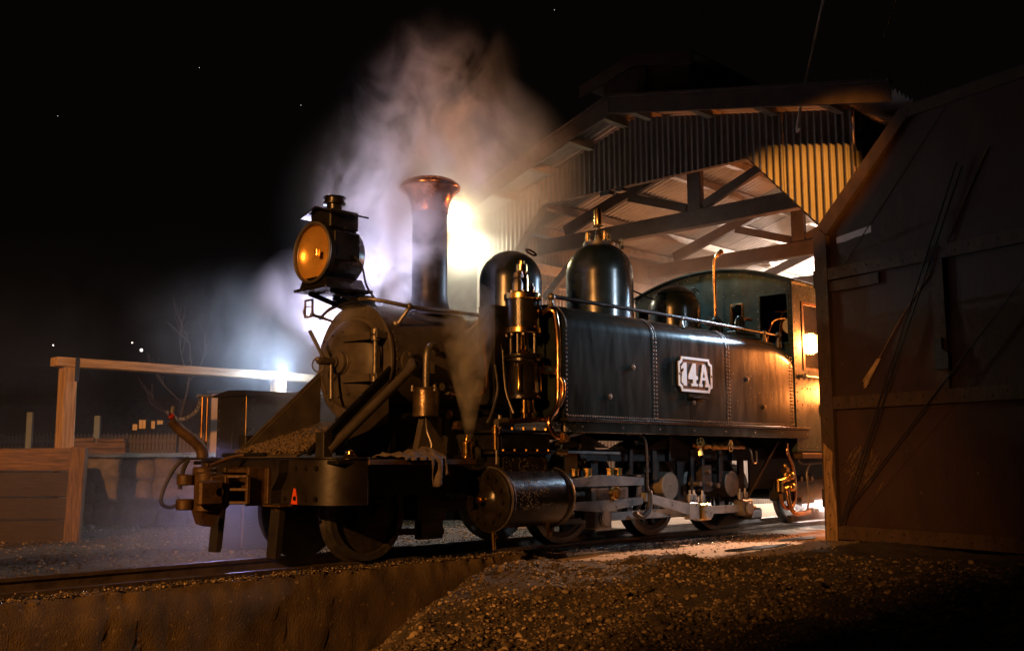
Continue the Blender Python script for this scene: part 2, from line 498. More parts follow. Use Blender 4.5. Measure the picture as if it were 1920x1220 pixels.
xs = np.unique(np.concatenate([np.linspace(-80, -6, 24), np.arange(-6, 5.2, 0.06), np.linspace(5.2, 110, 40)]))
ys = np.unique(np.concatenate([np.linspace(-60, -6.4, 20), np.arange(-6.4, -0.4, 0.055), np.arange(-0.4, 8, 0.25), np.linspace(8, 110, 40)]))
gv = [(x, y, ground_h(x, y)) for y in ys for x in xs]
nx = len(xs)
gf = [(j * nx + i, j * nx + i + 1, (j + 1) * nx + i + 1, (j + 1) * nx + i) for j in range(len(ys) - 1) for i in range(nx - 1)]
g = MB(); g.v = gv; g.f = gf
structure(g, "ground", earth, 60)

g = MB()
px, py = np.arange(1.15, 6.2, 0.07), np.arange(-3.0, -0.55, 0.06)
vv = {}
for j, y in enumerate(py):
    for i, x in enumerate(px):
        lim = apron_lim(x)
        d = y - lim
        z = ground_h(x, y) + 0.006 - max(0, -d) * 0.5 + 0.004 * fbm(x * 9, y * 9) 
        if x < 1.5: z -= (1.5 - x) * 0.12
        vv[(i, j)] = len(g.v); g.v.append((x, y, z))
for j in range(len(py) - 1):
    for i in range(len(px) - 1):
        g.f.append((vv[(i, j)], vv[(i + 1, j)], vv[(i + 1, j + 1)], vv[(i, j + 1)]))
structure(g, "dirt_apron", paledirt, 60)
def puddle(cx, cy, rx, ry, seed, label):
    g = MB(); pts = []
    for i in range(28):
        a = 2 * pi * i / 28
        k = 1 + 0.6 * fbm(cos(a) * 1.5 + seed, sin(a) * 1.5)
        pts.append((cx + rx * k * cos(a), cy + ry * k * sin(a)))
    z = max(ground_h(p[0], p[1]) for p in pts) + 0.012
    g.prism(pts, (0, 0, z - 0.004), (1, 0, 0), (0, 1, 0), 0.004)
    o = g.build("puddle", waterm, None, 0); o["kind"] = "structure"; o["label"] = label
puddle(3.3, -1.62, 0.62, 0.085, 3.0, "long dark puddle on the pale dirt beside the engine")
puddle(4.5, -1.38, 0.35, 0.09, 5.0, "small puddle near the foot of the big wooden door")

# ------------------------------------------------------------------ rough concrete edging in front of the near rail
edge = thing("retaining_edge", "rough cracked concrete edging along the near rail above the pit", "retaining wall", (-2, -0.72, -0.95))
g = MB()
ex = np.arange(-7.0, 1.75, 0.035); ez = [-1.0, -0.9, -0.8, -0.7, -0.6, -0.5, -0.42, -0.34, -0.27, -0.21, -0.15, -0.10, -0.06, -0.03, -0.012]
cracks = [(random.uniform(-6, 1.6), random.uniform(-0.3, 0.45), random.choice((0.15, 0.3, 0.45, 0.7)), random.uniform(0.008, 0.026)) for k in range(34)]
vv = {}
for j, z in enumerate(ez):
    for i, x in enumerate(ex):
        y = -0.86 + 0.030 * fbm(x * 2.3, z * 2.3, 5) + 0.016 * fbm(x * 11, z * 7, 9)
        if z > -0.13: y += (z + 0.13) * (0.35 + 0.9 * abs(fbm(x * 6, 4.4))) + 0.02 * fbm(x * 18, z * 20, 3)
        for (cx, sl, ln, dp) in cracks:
            d = abs(x - (cx + sl * z + 0.06 * fbm(z * 6, cx)))
            z1 = -0.05 - 0.5 * (cx % 0.5)
            if d < 0.04 and z1 - ln < z < z1: y += dp * (1 - d / 0.04)
        vv[(i, j)] = len(g.v); g.v.append((x, y, z + 0.010 * fbm(x * 4, 3.3) - (0.0 if x < 1.3 else (x - 1.3) * 0.10)))
J = len(ez)
for k, yy in enumerate((-0.78, -0.70, -0.62, -0.56)):
    for i, x in enumerate(ex):
        vv[(i, J + k)] = len(g.v)
        g.v.append((x, yy, -0.008 + 0.05 * fbm(x * 5, yy * 9, 2) - 0.012 * k - (0.0 if x < 1.3 else (x - 1.3) * 0.10)))
for j in range(J + 3):
    for i in range(len(ex) - 1):
        g.f.append((vv[(i, j)], vv[(i + 1, j)], vv[(i + 1, j + 1)], vv[(i, j + 1)]))
g.box(-7.0, 1.6, -0.70, -0.57, -1.0, -0.09, 0)
g.build("concrete_face", concrete, edge, 50)

# ------------------------------------------------------------------ loose stones
_ph = (1 + sqrt(5)) / 2
ICO = np.array([(-1, _ph, 0), (1, _ph, 0), (-1, -_ph, 0), (1, -_ph, 0), (0, -1, _ph), (0, 1, _ph), (0, -1, -_ph), (0, 1, -_ph),
                (_ph, 0, -1), (_ph, 0, 1), (-_ph, 0, -1), (-_ph, 0, 1)]) / 1.9
ICOF = np.array([(0, 11, 5), (0, 5, 1), (0, 1, 7), (0, 7, 10), (0, 10, 11), (1, 5, 9), (5, 11, 4), (11, 10, 2), (10, 7, 6), (7, 1, 8),
                 (3, 9, 4), (3, 4, 2), (3, 2, 6), (3, 6, 8), (3, 8, 9), (4, 9, 5), (2, 4, 11), (6, 2, 10), (8, 6, 7), (9, 8, 1)])
def chips(name, pts, sizes, mat, flat=0.7, kind="stuff", parent=None):
    n = len(pts)
    P = np.array(pts); sz = np.array(sizes)
    v = ICO[None] * (1 + rng.uniform(-0.38, 0.38, (n, 12, 1))) * rng.uniform(0.65, 1.25, (n, 1, 3)) * sz[:, None, None]
    q = rng.normal(size=(n, 4)); q /= np.linalg.norm(q, axis=1)[:, None]
    w, x, y, z = q.T
    R = np.stack([1 - 2 * (y * y + z * z), 2 * (x * y - z * w), 2 * (x * z + y * w), 2 * (x * y + z * w), 1 - 2 * (x * x + z * z), 2 * (y * z - x * w),
                  2 * (x * z - y * w), 2 * (y * z + x * w), 1 - 2 * (x * x + y * y)], 1).reshape(n, 3, 3)
    v = np.einsum('nij,nkj->nki', R, v)
    v[:, :, 2] *= flat
    off = np.array(OFF.get(parent.name, (0, 0, 0))) if parent else np.zeros(3)
    v = (v + P[:, None, :] - off).reshape(-1, 3)
    f = (ICOF[None] + 12 * np.arange(n)[:, None, None]).reshape(-1, 3)
    me = bpy.data.meshes.new(name)
    me.vertices.add(len(v)); me.vertices.foreach_set("co", v.astype(np.float32).ravel())
    me.loops.add(len(f) * 3); me.loops.foreach_set("vertex_index", f.astype(np.int32).ravel())
    me.polygons.add(len(f)); me.polygons.foreach_set("loop_start", np.arange(0, len(f) * 3, 3, dtype=np.int32))
    me.update(calc_edges=True); me.validate()
    me.materials.append(mat)
    o = bpy.data.objects.new(name, me); COL.objects.link(o)
    o["kind"] = kind
    if parent: o.parent = parent
    return o

P_, s_ = [], []
while len(P_) < 62000:
    x = random.uniform(-4.2, 4.2); y = random.uniform(-5.9, -0.88)
    d = sqrt((x + 5.1) ** 2 + (y + 6.6) ** 2)
    if d < 2.6 or d > 9: continue
    if random.random() > min(1.0, (5.6 / d) ** 2): continue
    if x > 1.2 and y > apron_lim(x) - 0.10 and random.random() > 0.015: continue
    clump = fbm(x * 2.2, y * 2.2, 8.0, 3)
    if clump < -0.10 and random.random() < 0.75: continue
    s = (0.0042 + 0.0125 * random.random() ** 2.6) * (1 + (1.0 if random.random() < 0.02 else 0))
    if x < 1.2 and y > -0.95: continue
    P_.append((x, y, ground_h(x, y) + s * 0.25)); s_.append(s)
for _ in range(620):                       # larger clods and stones among the chips
    x = random.uniform(-3.6, 3.6); y = random.uniform(-5.2, -0.95)
    if x > 1.2 and y > apron_lim(x) - 0.12: continue
    P_.append((x, y, ground_h(x, y) + 0.004)); s_.append(random.uniform(0.018, 0.042) * random.uniform(0.5, 1))
for _ in range(2600):                      # crumbs along the broken lip of the concrete
    x = random.uniform(-5.5, 1.5); y = -0.80 + abs(random.gauss(0, 0.10))
    P_.append((x, y, -0.004 + random.uniform(-0.012, 0.012))); s_.append(random.uniform(0.004, 0.011))
chips("gravel", P_, s_, gravelm)
P_, s_ = [], []
for _ in range(5200):
    x = random.uniform(-3.5, 4.8); y = random.choice((random.uniform(-0.60, -0.44), random.gauss(-0.62, 0.05), random.uniform(-0.3, 0.3)))
    z = ground_h(x, y)
    if y < -0.55 and x < 1.6: z = -0.02
    P_.append((x, y, z + 0.006)); s_.append(random.uniform(0.006, 0.016))
for _ in range(3200):
    x = random.uniform(2.2, 5.0); y = random.gauss(-0.78 - 0.05 * (x - 2.2), 0.09)
    P_.append((x, y, ground_h(x, y) + 0.006)); s_.append(random.uniform(0.005, 0.014))
chips("ballast", P_, s_, coalm)
P_, s_ = [], []
for _ in range(7000):
    x = random.uniform(-2.5, 5.5); y = random.uniform(0.55, 6.5)
    P_.append((x, y, ground_h(x, y) + 0.004)); s_.append(random.uniform(0.006, 0.018))
for _ in range(500):
    x = random.uniform(1.3, 4.6); y = random.uniform(-2.2, -0.8)
    P_.append((x, y, ground_h(x, y) + 0.008)); s_.append(random.uniform(0.004, 0.012))
chips("yard_pebbles", P_, s_, gravelm)

# ================================================================== TRACK
trk = thing("railway_track", "narrow gauge railway track of two worn rails under the engine", "railway track", (0, 0, -0.1))
sec = [(-.05, -.10), (.05, -.10), (.05, -.088), (.010, -.075), (.010, -.032), (.029, -.024), (.029, -.003), (.024, 0), (-.024, 0), (-.029, -.003), (-.029, -.024), (-.010, -.032), (-.010, -.075), (-.05, -.088)]
for s in (-1, 1):
    MB().prism([(p[0], p[1]) for p in sec], (-40, s * 0.405, 0), (0, 1, 0), (0, 0, 1), 62).build("rail", railm, trk, 30)
sl = MB().box(-0.11, 0.11, -0.52, 0.80, -0.085, 0.0).mesh("sleeper", sleeperm)
for k in range(36):
    inst(sl, "sleeper", trk, (-7.4 + k * 0.66, 0, -0.088))

# ================================================================== ENGINE SHED
XS = 4.75                                # the gable wall
YL, YR = 3.45, -2.03                     # its two corners
AP = (0.70, 4.93)                        # ridge (y, z)
def roof_z(y):
    return AP[1] - (0.315 * (y - AP[0]) if y > AP[0] else 0.205 * (AP[0] - y))
shed = thing("engine_shed", "corrugated iron engine shed with open gable front behind the engine", "shed", (XS, 0.7, 0))
def corr(x0, z0s, z1s, pitch=0.076, amp=0.010):
    pass
def corrugated_wall(parent, fy, y0, y1, lo, hi, x, name="corrugated_sheet", along='y', pitch=0.080, amp=0.016, mat=galv, flip=1):
    """one vertical corrugated sheet between y0 and y1 (or x0 and x1), its bottom and top following lo() and hi()"""
    n = max(2, int(round((y1 - y0) / pitch * 8)))
    front, back = [], []
    g = MB()
    for i in range(n + 1):
        t = y0 + (y1 - y0) * i / n
        d = amp * sin(2 * pi * t / pitch)
        a, b = lo(t), hi(t)
        for dd in (0.0, 0.0025):
            for z in (a, b):
                g.v.append((x + d + dd, t, z) if along == 'y' else (t, x + d + dd, z))
    for i in range(n):
        k = i * 4; m = k + 4
        g.f += [(k, k + 1, m + 1, m), (k + 2, m + 2, m + 3, k + 3), (k, m, m + 2, k + 2), (k + 1, k + 3, m + 3, m + 1)]
    g.f += [(0, 2, 3, 1), (n * 4, n * 4 + 1, n * 4 + 3, n * 4 + 2)]
    return g.build(name, mat, parent, 60)
def open_z(y):                            # top edge of the doorway
    if -0.80 <= y <= 2.24: return 4.015
    if y < -0.80: return max(3.06, 4.015 - (-0.80 - y) * 1.085) if y > -1.68 else -0.1
    return max(3.06, 4.015 - (y - 2.24) * 1.085) if y < 3.12 else -0.1
ed = [-2.03, -1.68, -1.24, -0.80, -0.04, 0.72, 1.48, 2.24, 2.68, 3.12, 3.45]
for a, b in zip(ed, ed[1:]):
    jit = random.uniform(0.0, 0.02)
    corrugated_wall(shed, None, a + 0.001, b - 0.001, lambda t, a=a, b=b, j=jit: open_z(min(max(t, a + 0.004), b - 0.004)) + j, lambda t: roof_z(t) - 0.09, XS + random.uniform(0, 0.004))
for k in range(12):                       # long side walls
    x0 = XS + 0.03 + k * 0.76
    corrugated_wall(shed, None, x0, x0 + 0.758, lambda t: -0.1, lambda t: roof_z(YL) - 0.09, YL - 0.02, along='x')
    corrugated_wall(shed, None, x0, x0 + 0.758, lambda t: -0.1, lambda t: roof_z(YR) - 0.09, YR + 0.005, along='x')
for k in range(7):
    y0 = YR + 0.04 + k * 0.775
    corrugated_wall(shed, None, y0, y0 + 0.773, lambda t: -0.1, lambda t: roof_z(t) - 0.09, XS + 9.2)
# roof sheets: corrugations run down each slope
def roof_sheet(x0, x1, ya, yb, lift=0.0):
    pitch, amp = 0.098, 0.024
    n = int(round((x1 - x0) / pitch * 8)); g = MB()
    for i in range(n + 1):
        t = x0 + (x1 - x0) * i / n; d = amp * sin(2 * pi * t / pitch) + lift
        for dd in (0.0, 0.003):
            for y in (ya, yb):
                g.v.append((t, y, roof_z(y) + d + dd))
    for i in range(n):
        k = i * 4; m = k + 4
        g.f += [(k, m, m + 1, k + 1), (k + 2, k + 3, m + 3, m + 2), (k, k + 2, m + 2, m), (k + 1, m + 1, m + 3, k + 3)]
    g.f += [(0, 1, 3, 2), (n * 4, n * 4 + 2, n * 4 + 3, n * 4 + 1)]
    g.build("roof_sheet", galvr, shed, 60)
for k in range(12):
    x0 = 4.28 + k * 0.81
    roof_sheet(x0, x0 + 0.806, AP[0] + 0.002, 3.80)
    roof_sheet(x0, x0 + 0.806, -2.62, AP[0] - 0.002)
# barge boards
for (ya, yb) in ((AP[0] + 0.003, 3.80), (AP[0] - 0.003, -2.66)):
    za, zb = roof_z(ya) + 0.02, roof_z(yb) + 0.02
    MB().prism([(ya, za), (yb, zb), (yb, zb - 0.19), (ya, za - 0.19)], (4.255, 0, 0), (0, 1, 0), (0, 0, 1), -0.03).build("barge_board", fascia, shed)
    MB().prism([(ya, za + 0.036), (yb, zb + 0.036), (yb, zb + 0.004), (ya, za + 0.004)], (4.30, 0, 0), (0, 1, 0), (0, 0, 1), -0.10).build("barge_capping", fascia, shed)
# purlins and rafters
for y in (3.3, 2.72, 2.05, 1.4, 0.86, 0.5, -0.35, -1.15, -1.9):
    z = roof_z(y) - 0.075
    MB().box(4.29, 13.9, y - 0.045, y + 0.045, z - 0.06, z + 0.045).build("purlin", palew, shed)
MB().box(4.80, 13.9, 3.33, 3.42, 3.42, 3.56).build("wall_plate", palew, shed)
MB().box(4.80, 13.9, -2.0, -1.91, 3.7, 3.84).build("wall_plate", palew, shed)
for X in (6.0, 8.7, 11.4):
    MB().box(X - 0.07, X + 0.07, YR + 0.03, YL - 0.05, 3.68, 3.90, 0.01).build("tie_beam", truss, shed)
    MB().box(X - 0.05, X + 0.05, 0.60, 0.80, 3.902, 4.76, 0.01).build("king_post", truss, shed)
    for (yb) in (2.9, -1.75):
        a = V(X, AP[0] + (0.1 if yb > 0 else -0.1), AP[1] - 0.30); b = V(X, yb, roof_z(yb) - 0.26)
        MB().bar(a, b, 0.09, 0.15).build("rafter", truss, shed)
    for yb in (1.75, -0.45):
        MB().bar((X, 0.70 + (0.12 if yb > 0.7 else -0.12), 3.95), (X, yb, roof_z(yb) - 0.34), 0.08, 0.11).build("strut", truss, shed)
    MB().bar((X, 3.3, 3.05), (X, 2.55, 3.69), 0.08, 0.11).build("knee_brace", truss, shed)
    MB().bar((X, -1.92, 3.05), (X, -1.25, 3.69), 0.08, 0.11).build("knee_brace", truss, shed)
MB().bar((8.5, 3.2, 3.05), (8.5, -1.9, 3.05), 0.10, 0.13).build("cross_beam", truss, shed)
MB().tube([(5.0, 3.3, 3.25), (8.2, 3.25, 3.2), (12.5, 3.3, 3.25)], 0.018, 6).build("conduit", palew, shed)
# ragged pieces hanging from the lintel
MB().box(XS - 0.02, XS + 0.07, 0.9, 1.02, 3.965, 4.01).build("lintel_block", under, shed)
MB().box(XS - 0.02, XS + 0.07, 1.10, 1.26, 3.955, 4.01).build("lintel_block", under, shed)
MB().box(XS + 0.02, XS + 0.12, -0.8, 2.24, 4.03, 4.13).build("lintel", truss, shed)
MB().box(XS + 0.02, XS + 0.16, -1.82, -1.69, -0.1, 3.05).build("jamb_post", truss, shed)
MB().box(XS + 0.02, XS + 0.16, 3.13, 3.26, -0.1, 3.05).build("jamb_post", truss, shed)
MB().bar((XS + 0.07, -1.72, 3.06), (XS + 0.07, -0.78, 4.09), 0.09, 0.09).build("chamfer_beam", truss, shed)
MB().bar((XS + 0.07, 3.16, 3.06), (XS + 0.07, 2.22, 4.09), 0.09, 0.09).build("chamfer_beam", truss, shed)
# ridge ventilator on the roof
vz0 = AP[1] + 0.72
for s, w in ((1, 0.84), (-1, 0.84)):
    MB().prism([(AP[0], vz0), (AP[0] + s * w, vz0 - 0.20), (AP[0] + s * w, vz0 - 0.235), (AP[0], vz0 - 0.035)], (4.74, 0, 0), (0, 1, 0), (0, 0, 1), 7.5).build("ventilator_roof", galvr, shed)
    MB().prism([(AP[0], vz0 - 0.02), (AP[0] + s * w, vz0 - 0.22), (AP[0] + s * w, vz0 - 0.38), (AP[0], vz0 - 0.18)], (4.70, 0, 0), (0, 1, 0), (0, 0, 1), 0.03).build("ventilator_board", fascia, shed)
    MB().box(4.95, 12.2, AP[0] + s * 0.62 - 0.02, AP[0] + s * 0.62 + 0.02, roof_z(AP[0] + s * 0.62) + 0.02, vz0 - 0.2).build("ventilator_side", fascia, shed)
MB().prism([(AP[0] - 0.6, AP[1] - 0.1), (AP[0] + 0.6, AP[1] - 0.1), (AP[0] + 0.6, vz0 - 0.18), (AP[0], vz0 - 0.05), (AP[0] - 0.6, vz0 - 0.18)], (4.96, 0, 0), (0, 1, 0), (0, 0, 1), 0.03).build("ventilator_end", fascia, shed)
MB().box(4.9, 4.95, AP[0] - 0.05, AP[0] + 0.05, AP[1] + 0.03, vz0 - 0.15).build("ventilator_post", fascia, shed)
# floor of the shed
fl = MB().box(XS + 0.02, 14.2, 0.9, 3.4, -0.14, -0.06); fo = structure(fl, "shed_floor", paledirt)

# ------------------------------------------------------------------ eave lamp
el = thing("eave_lamp", "bright lit lamp hung under the left end of the shed gable", "lamp", (4.12, 3.16, 4.05))
MB().sph((4.12, 3.16, 3.90), 0.13, 18, 12).build("bulb", bulbm, el)
MB().lathe([(0.03, 0.22), (0.05, 0.17), (0.15, 0.15), (0.155, 0.135), (0.05, 0.145), (0, 0.145)], (4.12, 3.16, 3.90), (0, 0, 1), 20).build("lamp_cap", dsteel, el)
MB().tube([(4.12, 3.16, 4.10), (4.14, 3.16, 4.16), (4.26, 3.16, 4.16)], 0.014, 6).build("lamp_arm", dsteel, el)

# ------------------------------------------------------------------ big wooden door
HD = V(4.71, -1.62, 0)
du = V(-0.27386, -0.96177, 0).normalized(); dn = V(du.y, -du.x, 0)      # along the leaf towards the near edge; out of its face
if dn.x > 0: dn = -dn
door = thing("shed_door", "tall dark wooden shed door swung open at right of the engine", "door", (HD.x, HD.y, -0.06))
def dpt(s, z, d=0.0): return HD + du * s + V(0, 0, z) + dn * d
def dboard(poly, d0, d1, name, mat, **k):
    # outline in (s, z), from depth d0 to depth d1 in front of the leaf
    a = [dpt(s, z, d0) for s, z in poly]; b = [dpt(s, z, d1) for s, z in poly]
    n = len(a); g = MB()
    g.add(a + b, [tuple(range(n)), tuple(range(n, 2 * n))[::-1]] + [(i, i + n, (i + 1) % n + n, (i + 1) % n) for i in range(n)])
    o = g.build(name, mat, door, 0, **k)
    return o
dboard([(0.12, 2.60), (0.12, 3.02), (1.17, 3.95), (2.42, 3.95), (2.42, 2.60)], 0, 0.022, "door_panel", doorw)
dboard([(0.12, 1.32), (0.12, 2.597), (1.44, 2.597), (1.44, 1.32)], 0, 0.022, "door_panel", doorw)
dboard([(1.443, 1.32), (1.443, 2.597), (2.42, 2.597), (2.42, 1.32)], 0, 0.022, "door_panel", doorw)
dboard([(0.12, 0.0), (0.12, 1.317), (2.42, 1.317), (2.42, 0.0)], 0, 0.022, "door_panel", doorw)
dboard([(0.0, -0.06), (0.0, 3.06), (0.075, 3.06), (0.165, 2.98), (0.165, -0.06)], 0.0225, 0.075, "stile", doorf)
dboard([(0.02, 3.063), (1.14, 4.03), (1.22, 4.03), (1.22, 3.93), (0.168, 2.99), (0.09, 3.063)], 0.0225, 0.070, "chamfer_rail", doorf)
dboard([(1.222, 3.92), (1.222, 4.03), (2.42, 4.03), (2.42, 3.92)], 0.0225, 0.068, "top_rail", doorf)
dboard([(0.167, 2.52), (0.167, 2.64), (2.42, 2.64), (2.42, 2.52)], 0.0225, 0.070, "middle_rail", doorf)
dboard([(0.167, 2.40), (0.167, 2.505), (0.78, 2.505), (0.78, 2.40)], 0.0225, 0.055, "packing_board", doorf)
dboard([(0.167, 1.22), (0.167, 1.345), (2.42, 1.345), (2.42, 1.22)], 0.0225, 0.070, "middle_rail", doorf)
dboard([(0.167, -0.04), (0.167, 0.09), (2.42, 0.09), (2.42, -0.04)], 0.0225, 0.070, "bottom_rail", doorf)
dboard([(1.375, 1.348), (1.375, 2.517), (1.50, 2.517), (1.50, 1.348)], 0.0225, 0.066, "muntin", doorf)
dboard([(1.395, 1.52), (1.395, 1.80), (1.47, 1.80), (1.47, 1.70), (1.53, 1.66), (1.53, 1.52)], 0.0665, 0.10, "latch", under)
dboard([(0.26, 2.885), (0.26, 2.945), (0.45, 2.962), (0.70, 2.985), (0.70, 2.915), (0.48, 2.90), (0.37, 2.883)], 0.0225, 0.0255, "paper_strip", whitep, label="torn strip of pale paper")
for z in (0.35, 2.55):
    a, b = dpt(-0.03, z, 0.03), dpt(0.10, z, 0.083)
    MB().cyl(dpt(-0.015, z - 0.09, 0.05), dpt(-0.015, z + 0.09, 0.05), 0.022, n=10).build("hinge", under, door)
for (s0, z0, s1, z1) in ((0.19, 0.08, 1.72, 3.35), (0.235, 0.10, 1.77, 3.30), (0.20, 0.15, 2.40, 2.33)):
    mid = dpt((s0 + s1) / 2, (z0 + z1) / 2, 0.088)
    MB().tube([dpt(s0, z0, 0.082), mid, dpt(s1, z1, 0.082)], 0.008, 6).build("tie_rod", under, door)
g = MB()
for k in range(16):                                          # frayed pale rope end
    s = 0.60 + random.uniform(-0.03, 0.03)
    g.bar(dpt(0.72 + random.uniform(-0.02, 0.02), 1.68, 0.03), dpt(s - 0.04, 1.40 + random.uniform(0, 0.09), 0.03 + random.uniform(0, 0.02)), 0.009, 0.009, bev=0)
g.build("frayed_rope", M("rope_fibre", (0.50, 0.34, 0.16), 0.9), door)
MB().tube([dpt(0.72, 1.68, 0.03), dpt(1.05, 2.10, 0.03), dpt(1.36, 2.42, 0.028)], 0.006, 6).build("rope", M("rope_brown", (0.30, 0.19, 0.09), 0.9), door)
MB().tube([dpt(1.57, 2.72, 0.03), dpt(1.80, 3.10, 0.03), dpt(2.0, 3.42, 0.03)], 0.006, 6).build("rope", bpy.data.materials["rope_brown"], door)
dboard([(0.02, 0.9), (0.02, -0.058), (0.16, -0.058), (0.16, 0.30), (0.12, 0.55), (0.14, 0.8)], 0.0755, 0.0775, "worn_patch", M("bare_worn_wood", (0.30, 0.19, 0.09), 0.85, 0, 0.5, 12, 0.4, 40, stretch=(3, 3, 0.6)), label="pale bare patch at the foot of the hinge stile")

scuff = M("scuffed_door_paint", (0.12, 0.075, 0.036), 0.85, 0, 0.5, 14, 0.4, 40, stretch=(2, 2, 0.7))
def scratches(name, s0, z0, n, ls, lz, wid, seed):
    rr = random.Random(seed); g = MB()
    for _ in range(n):
        s_a = s0 + rr.gauss(0, ls); z_a = z0 + rr.gauss(0, lz); L_ = rr.uniform(0.03, 0.16) * rr.random() ** 0.5; sl = rr.uniform(0.5, 0.95); w = wid * rr.uniform(0.4, 1.6)
        if not (0.2 < s_a < 2.3 and 0.12 < z_a < 3.8): continue
        p = [dpt(s_a, z_a, 0.0232), dpt(s_a + w, z_a - w * 0.3, 0.0232), dpt(s_a + w + L_ * 0.75, z_a + L_ * sl, 0.0232), dpt(s_a + L_ * 0.75 + w * 0.4, z_a + L_ * sl + w, 0.0232)]
        q = [v - dn * 0.0009 for v in p]
        g.add(p + q, [(0, 1, 2, 3), (7, 6, 5, 4), (0, 4, 5, 1), (1, 5, 6, 2), (2, 6, 7, 3), (3, 7, 4, 0)])
    o = g.build(name, scuff, door, 0); o["kind"] = "stuff"
scratches("paint_scratches", 0.42, 0.60, 90, 0.10, 0.09, 0.014, 1)
scratches("paint_scratches", 0.62, 1.95, 12, 0.18, 0.18, 0.005, 2)
g = MB()
for z in (0.03, 1.28, 2.58):
    for k in range(16): g.dot(dpt(0.24 + k * 0.14, z + 0.03 * (k % 2) - 0.015, 0.0702), dn, 0.010, 6)
for k in range(22): g.dot(dpt(0.08, 0.05 + k * 0.135, 0.0752), dn, 0.010, 6)
o = g.build("bolt_heads", under, door); o["kind"] = "stuff"
for (s0, z0, s1, z1) in ((0.35, 2.66, 1.62, 3.93), (0.30, 0.10, 1.50, 1.20)):
    MB().bar(dpt(s0, z0, 0.0235), dpt(s1, z1, 0.0235), 0.016, 0.006, dn, 0.001).build("board_bead", doorw, door)

# overhead wires to the roof
for i, (a, b, lb) in enumerate((((3.2, -3.75, 9.2), (4.6, -1.55, 4.42), "pale overhead cable running down to the right side of the shed roof"),
                  ((3.9, -4.6, 9.4), (4.8, -2.15, 4.35), "thin dark overhead wire farther right above the shed roof"))):
    a, b = V(a), V(b)
    tag(MB().tube([a, (a + b) / 2 + V(0, 0, -0.07), b, b + V(0.05, 0.05, -0.25)], 0.013 if i == 0 else 0.005, 6).build("overhead_cable", cablem), lb, "cable")

# ================================================================== LEFT: timber frame, walls, fence
VR = V(0.683, -0.719, 0).normalized()               # the line the retaining walls and the fence follow
VF = V(0.719, 0.683, 0).normalized()
tf = thing("timber_frame", "pale sawn timber beam on two posts left of the engine", "timber frame", (0.3, 6, -0.12))
MB().box(0.14, 8.2, 5.91, 6.11, 1.875, 1.985, 0.008).build("beam", timber, tf)
MB().box(0.24, 0.40, 5.92, 6.10, -0.13, 1.872, 0.008).build("post", timberv, tf)
MB().box(3.24, 3.40, 5.92, 6.10, -0.13, 1.872, 0.008).build("post", timberv, tf)
MB().box(0.36, 0.415, 5.905, 5.916, 1.70, 1.99, 0.002).build("strap", under, tf)

def oriented(g, c0, length, h0, h1, thick, bev=0.01):
    g.obox(V(c0) + V(0, 0, (h0 + h1) / 2), VR, VF, (0, 0, 1), length / 2, thick / 2, (h1 - h0) / 2, bev)
tw = thing("plank_wall", "low retaining wall of dark horizontal planks with end post at far left", "retaining wall", (-0.6, 5.5, -0.13))
pe = V(0.087, 4.92, 0)
zs = [-0.16, 0.10, 0.345, 0.63]
for z0, z1 in zip(zs, zs[1:]):
    g = MB(); oriented(g, pe - VR * 1.58, 2.95, z0 + 0.006, z1 - 0.006, 0.09); g.build("plank", darkwood, tw)
g = MB(); oriented(g, pe - VR * 1.58 - VF * 0.03, 2.95, 0.635, 0.885, 0.17, 0.015); g.build("top_plank", oldwood, tw)
g = MB(); g.bar(pe - VR * 0.02 - VF * 0.10 + V(0, 0, 0.895), pe - VR * 0.055 - VF * 0.10 + V(0, 0, -0.16), 0.17, 0.10, VF, 0.012); g.build("post", oldwoodv, tw)
ea = MB(); oriented(ea, pe - VR * 2.0 + VF * 0.9, 2.2, -0.2, 0.86, 1.6, 0.02); structure(ea, "embankment", earth)
# stone wall
sw = thing("stone_wall", "rough rubble stone retaining wall behind the front of the engine", "stone wall", (1.26, 7.5, -0.12))
sa = V(0.55, 8.25, 0)
g = MB(); oriented(g, sa + VR * 2.35 + VF * 0.42, 4.7, -0.2, 0.80, 0.72, 0.02); g.build("wall_core", mortar, sw)
def stone(cx, z, w, h, k):
    g = MB(); n, m = 10, 7
    for j in range(m + 1):
        for i in range(n):
            a = 2 * pi * i / n; b = pi * j / m
            x, y, zz = sin(b) * cos(a), sin(b) * sin(a), cos(b)
            sq = lambda t: math.copysign(abs(t) ** 0.80, t)
            r = 1.10 + 0.55 * fbm(x * 1.6 + k * 3.7, y * 1.1 + z, zz * 1.1 + cx * 5)
            p = sa + VR * (cx + sq(x) * w / 2 * r) + VF * (0.07 + sq(y) * 0.13 * r) + V(0, 0, z + sq(zz) * h / 2 * r)
            g.v.append(tuple(p))
    for j in range(m):
        for i in range(n):
            g.f.append((j * n + i, (j + 1) * n + i, (j + 1) * n + (i + 1) % n, j * n + (i + 1) % n))
    g.build("stone", stonem, sw, 60)
zz = -0.12; k = 0
while zz < 0.74:
    h = random.choice((0.20, 0.28, 0.34))
    if zz + h > 0.80: h = 0.80 - zz + 0.02
    x = 0.0
    while x < 4.6:
        w = random.uniform(0.22, 0.58); k += 1
        stone(x + w / 2, zz + h / 2 + random.uniform(-0.05, 0.05), w * 1.06, h * random.uniform(0.85, 1.25), k)
        x += w
    zz += h
g = MB()
for j in range(9):
    for i in range(60):
        p = sa + VR * (i * 0.08) + VF * (-0.12 + j * 0.11)
        g.v.append((p.x, p.y, 0.80 + 0.05 * min(j, 3) / 3 + 0.03 * fbm(p.x * 4, p.y * 4)))
for j in range(8):
    for i in range(59):
        g.f.append((j * 60 + i, j * 60 + i + 1, (j + 1) * 60 + i + 1, (j + 1) * 60 + i))
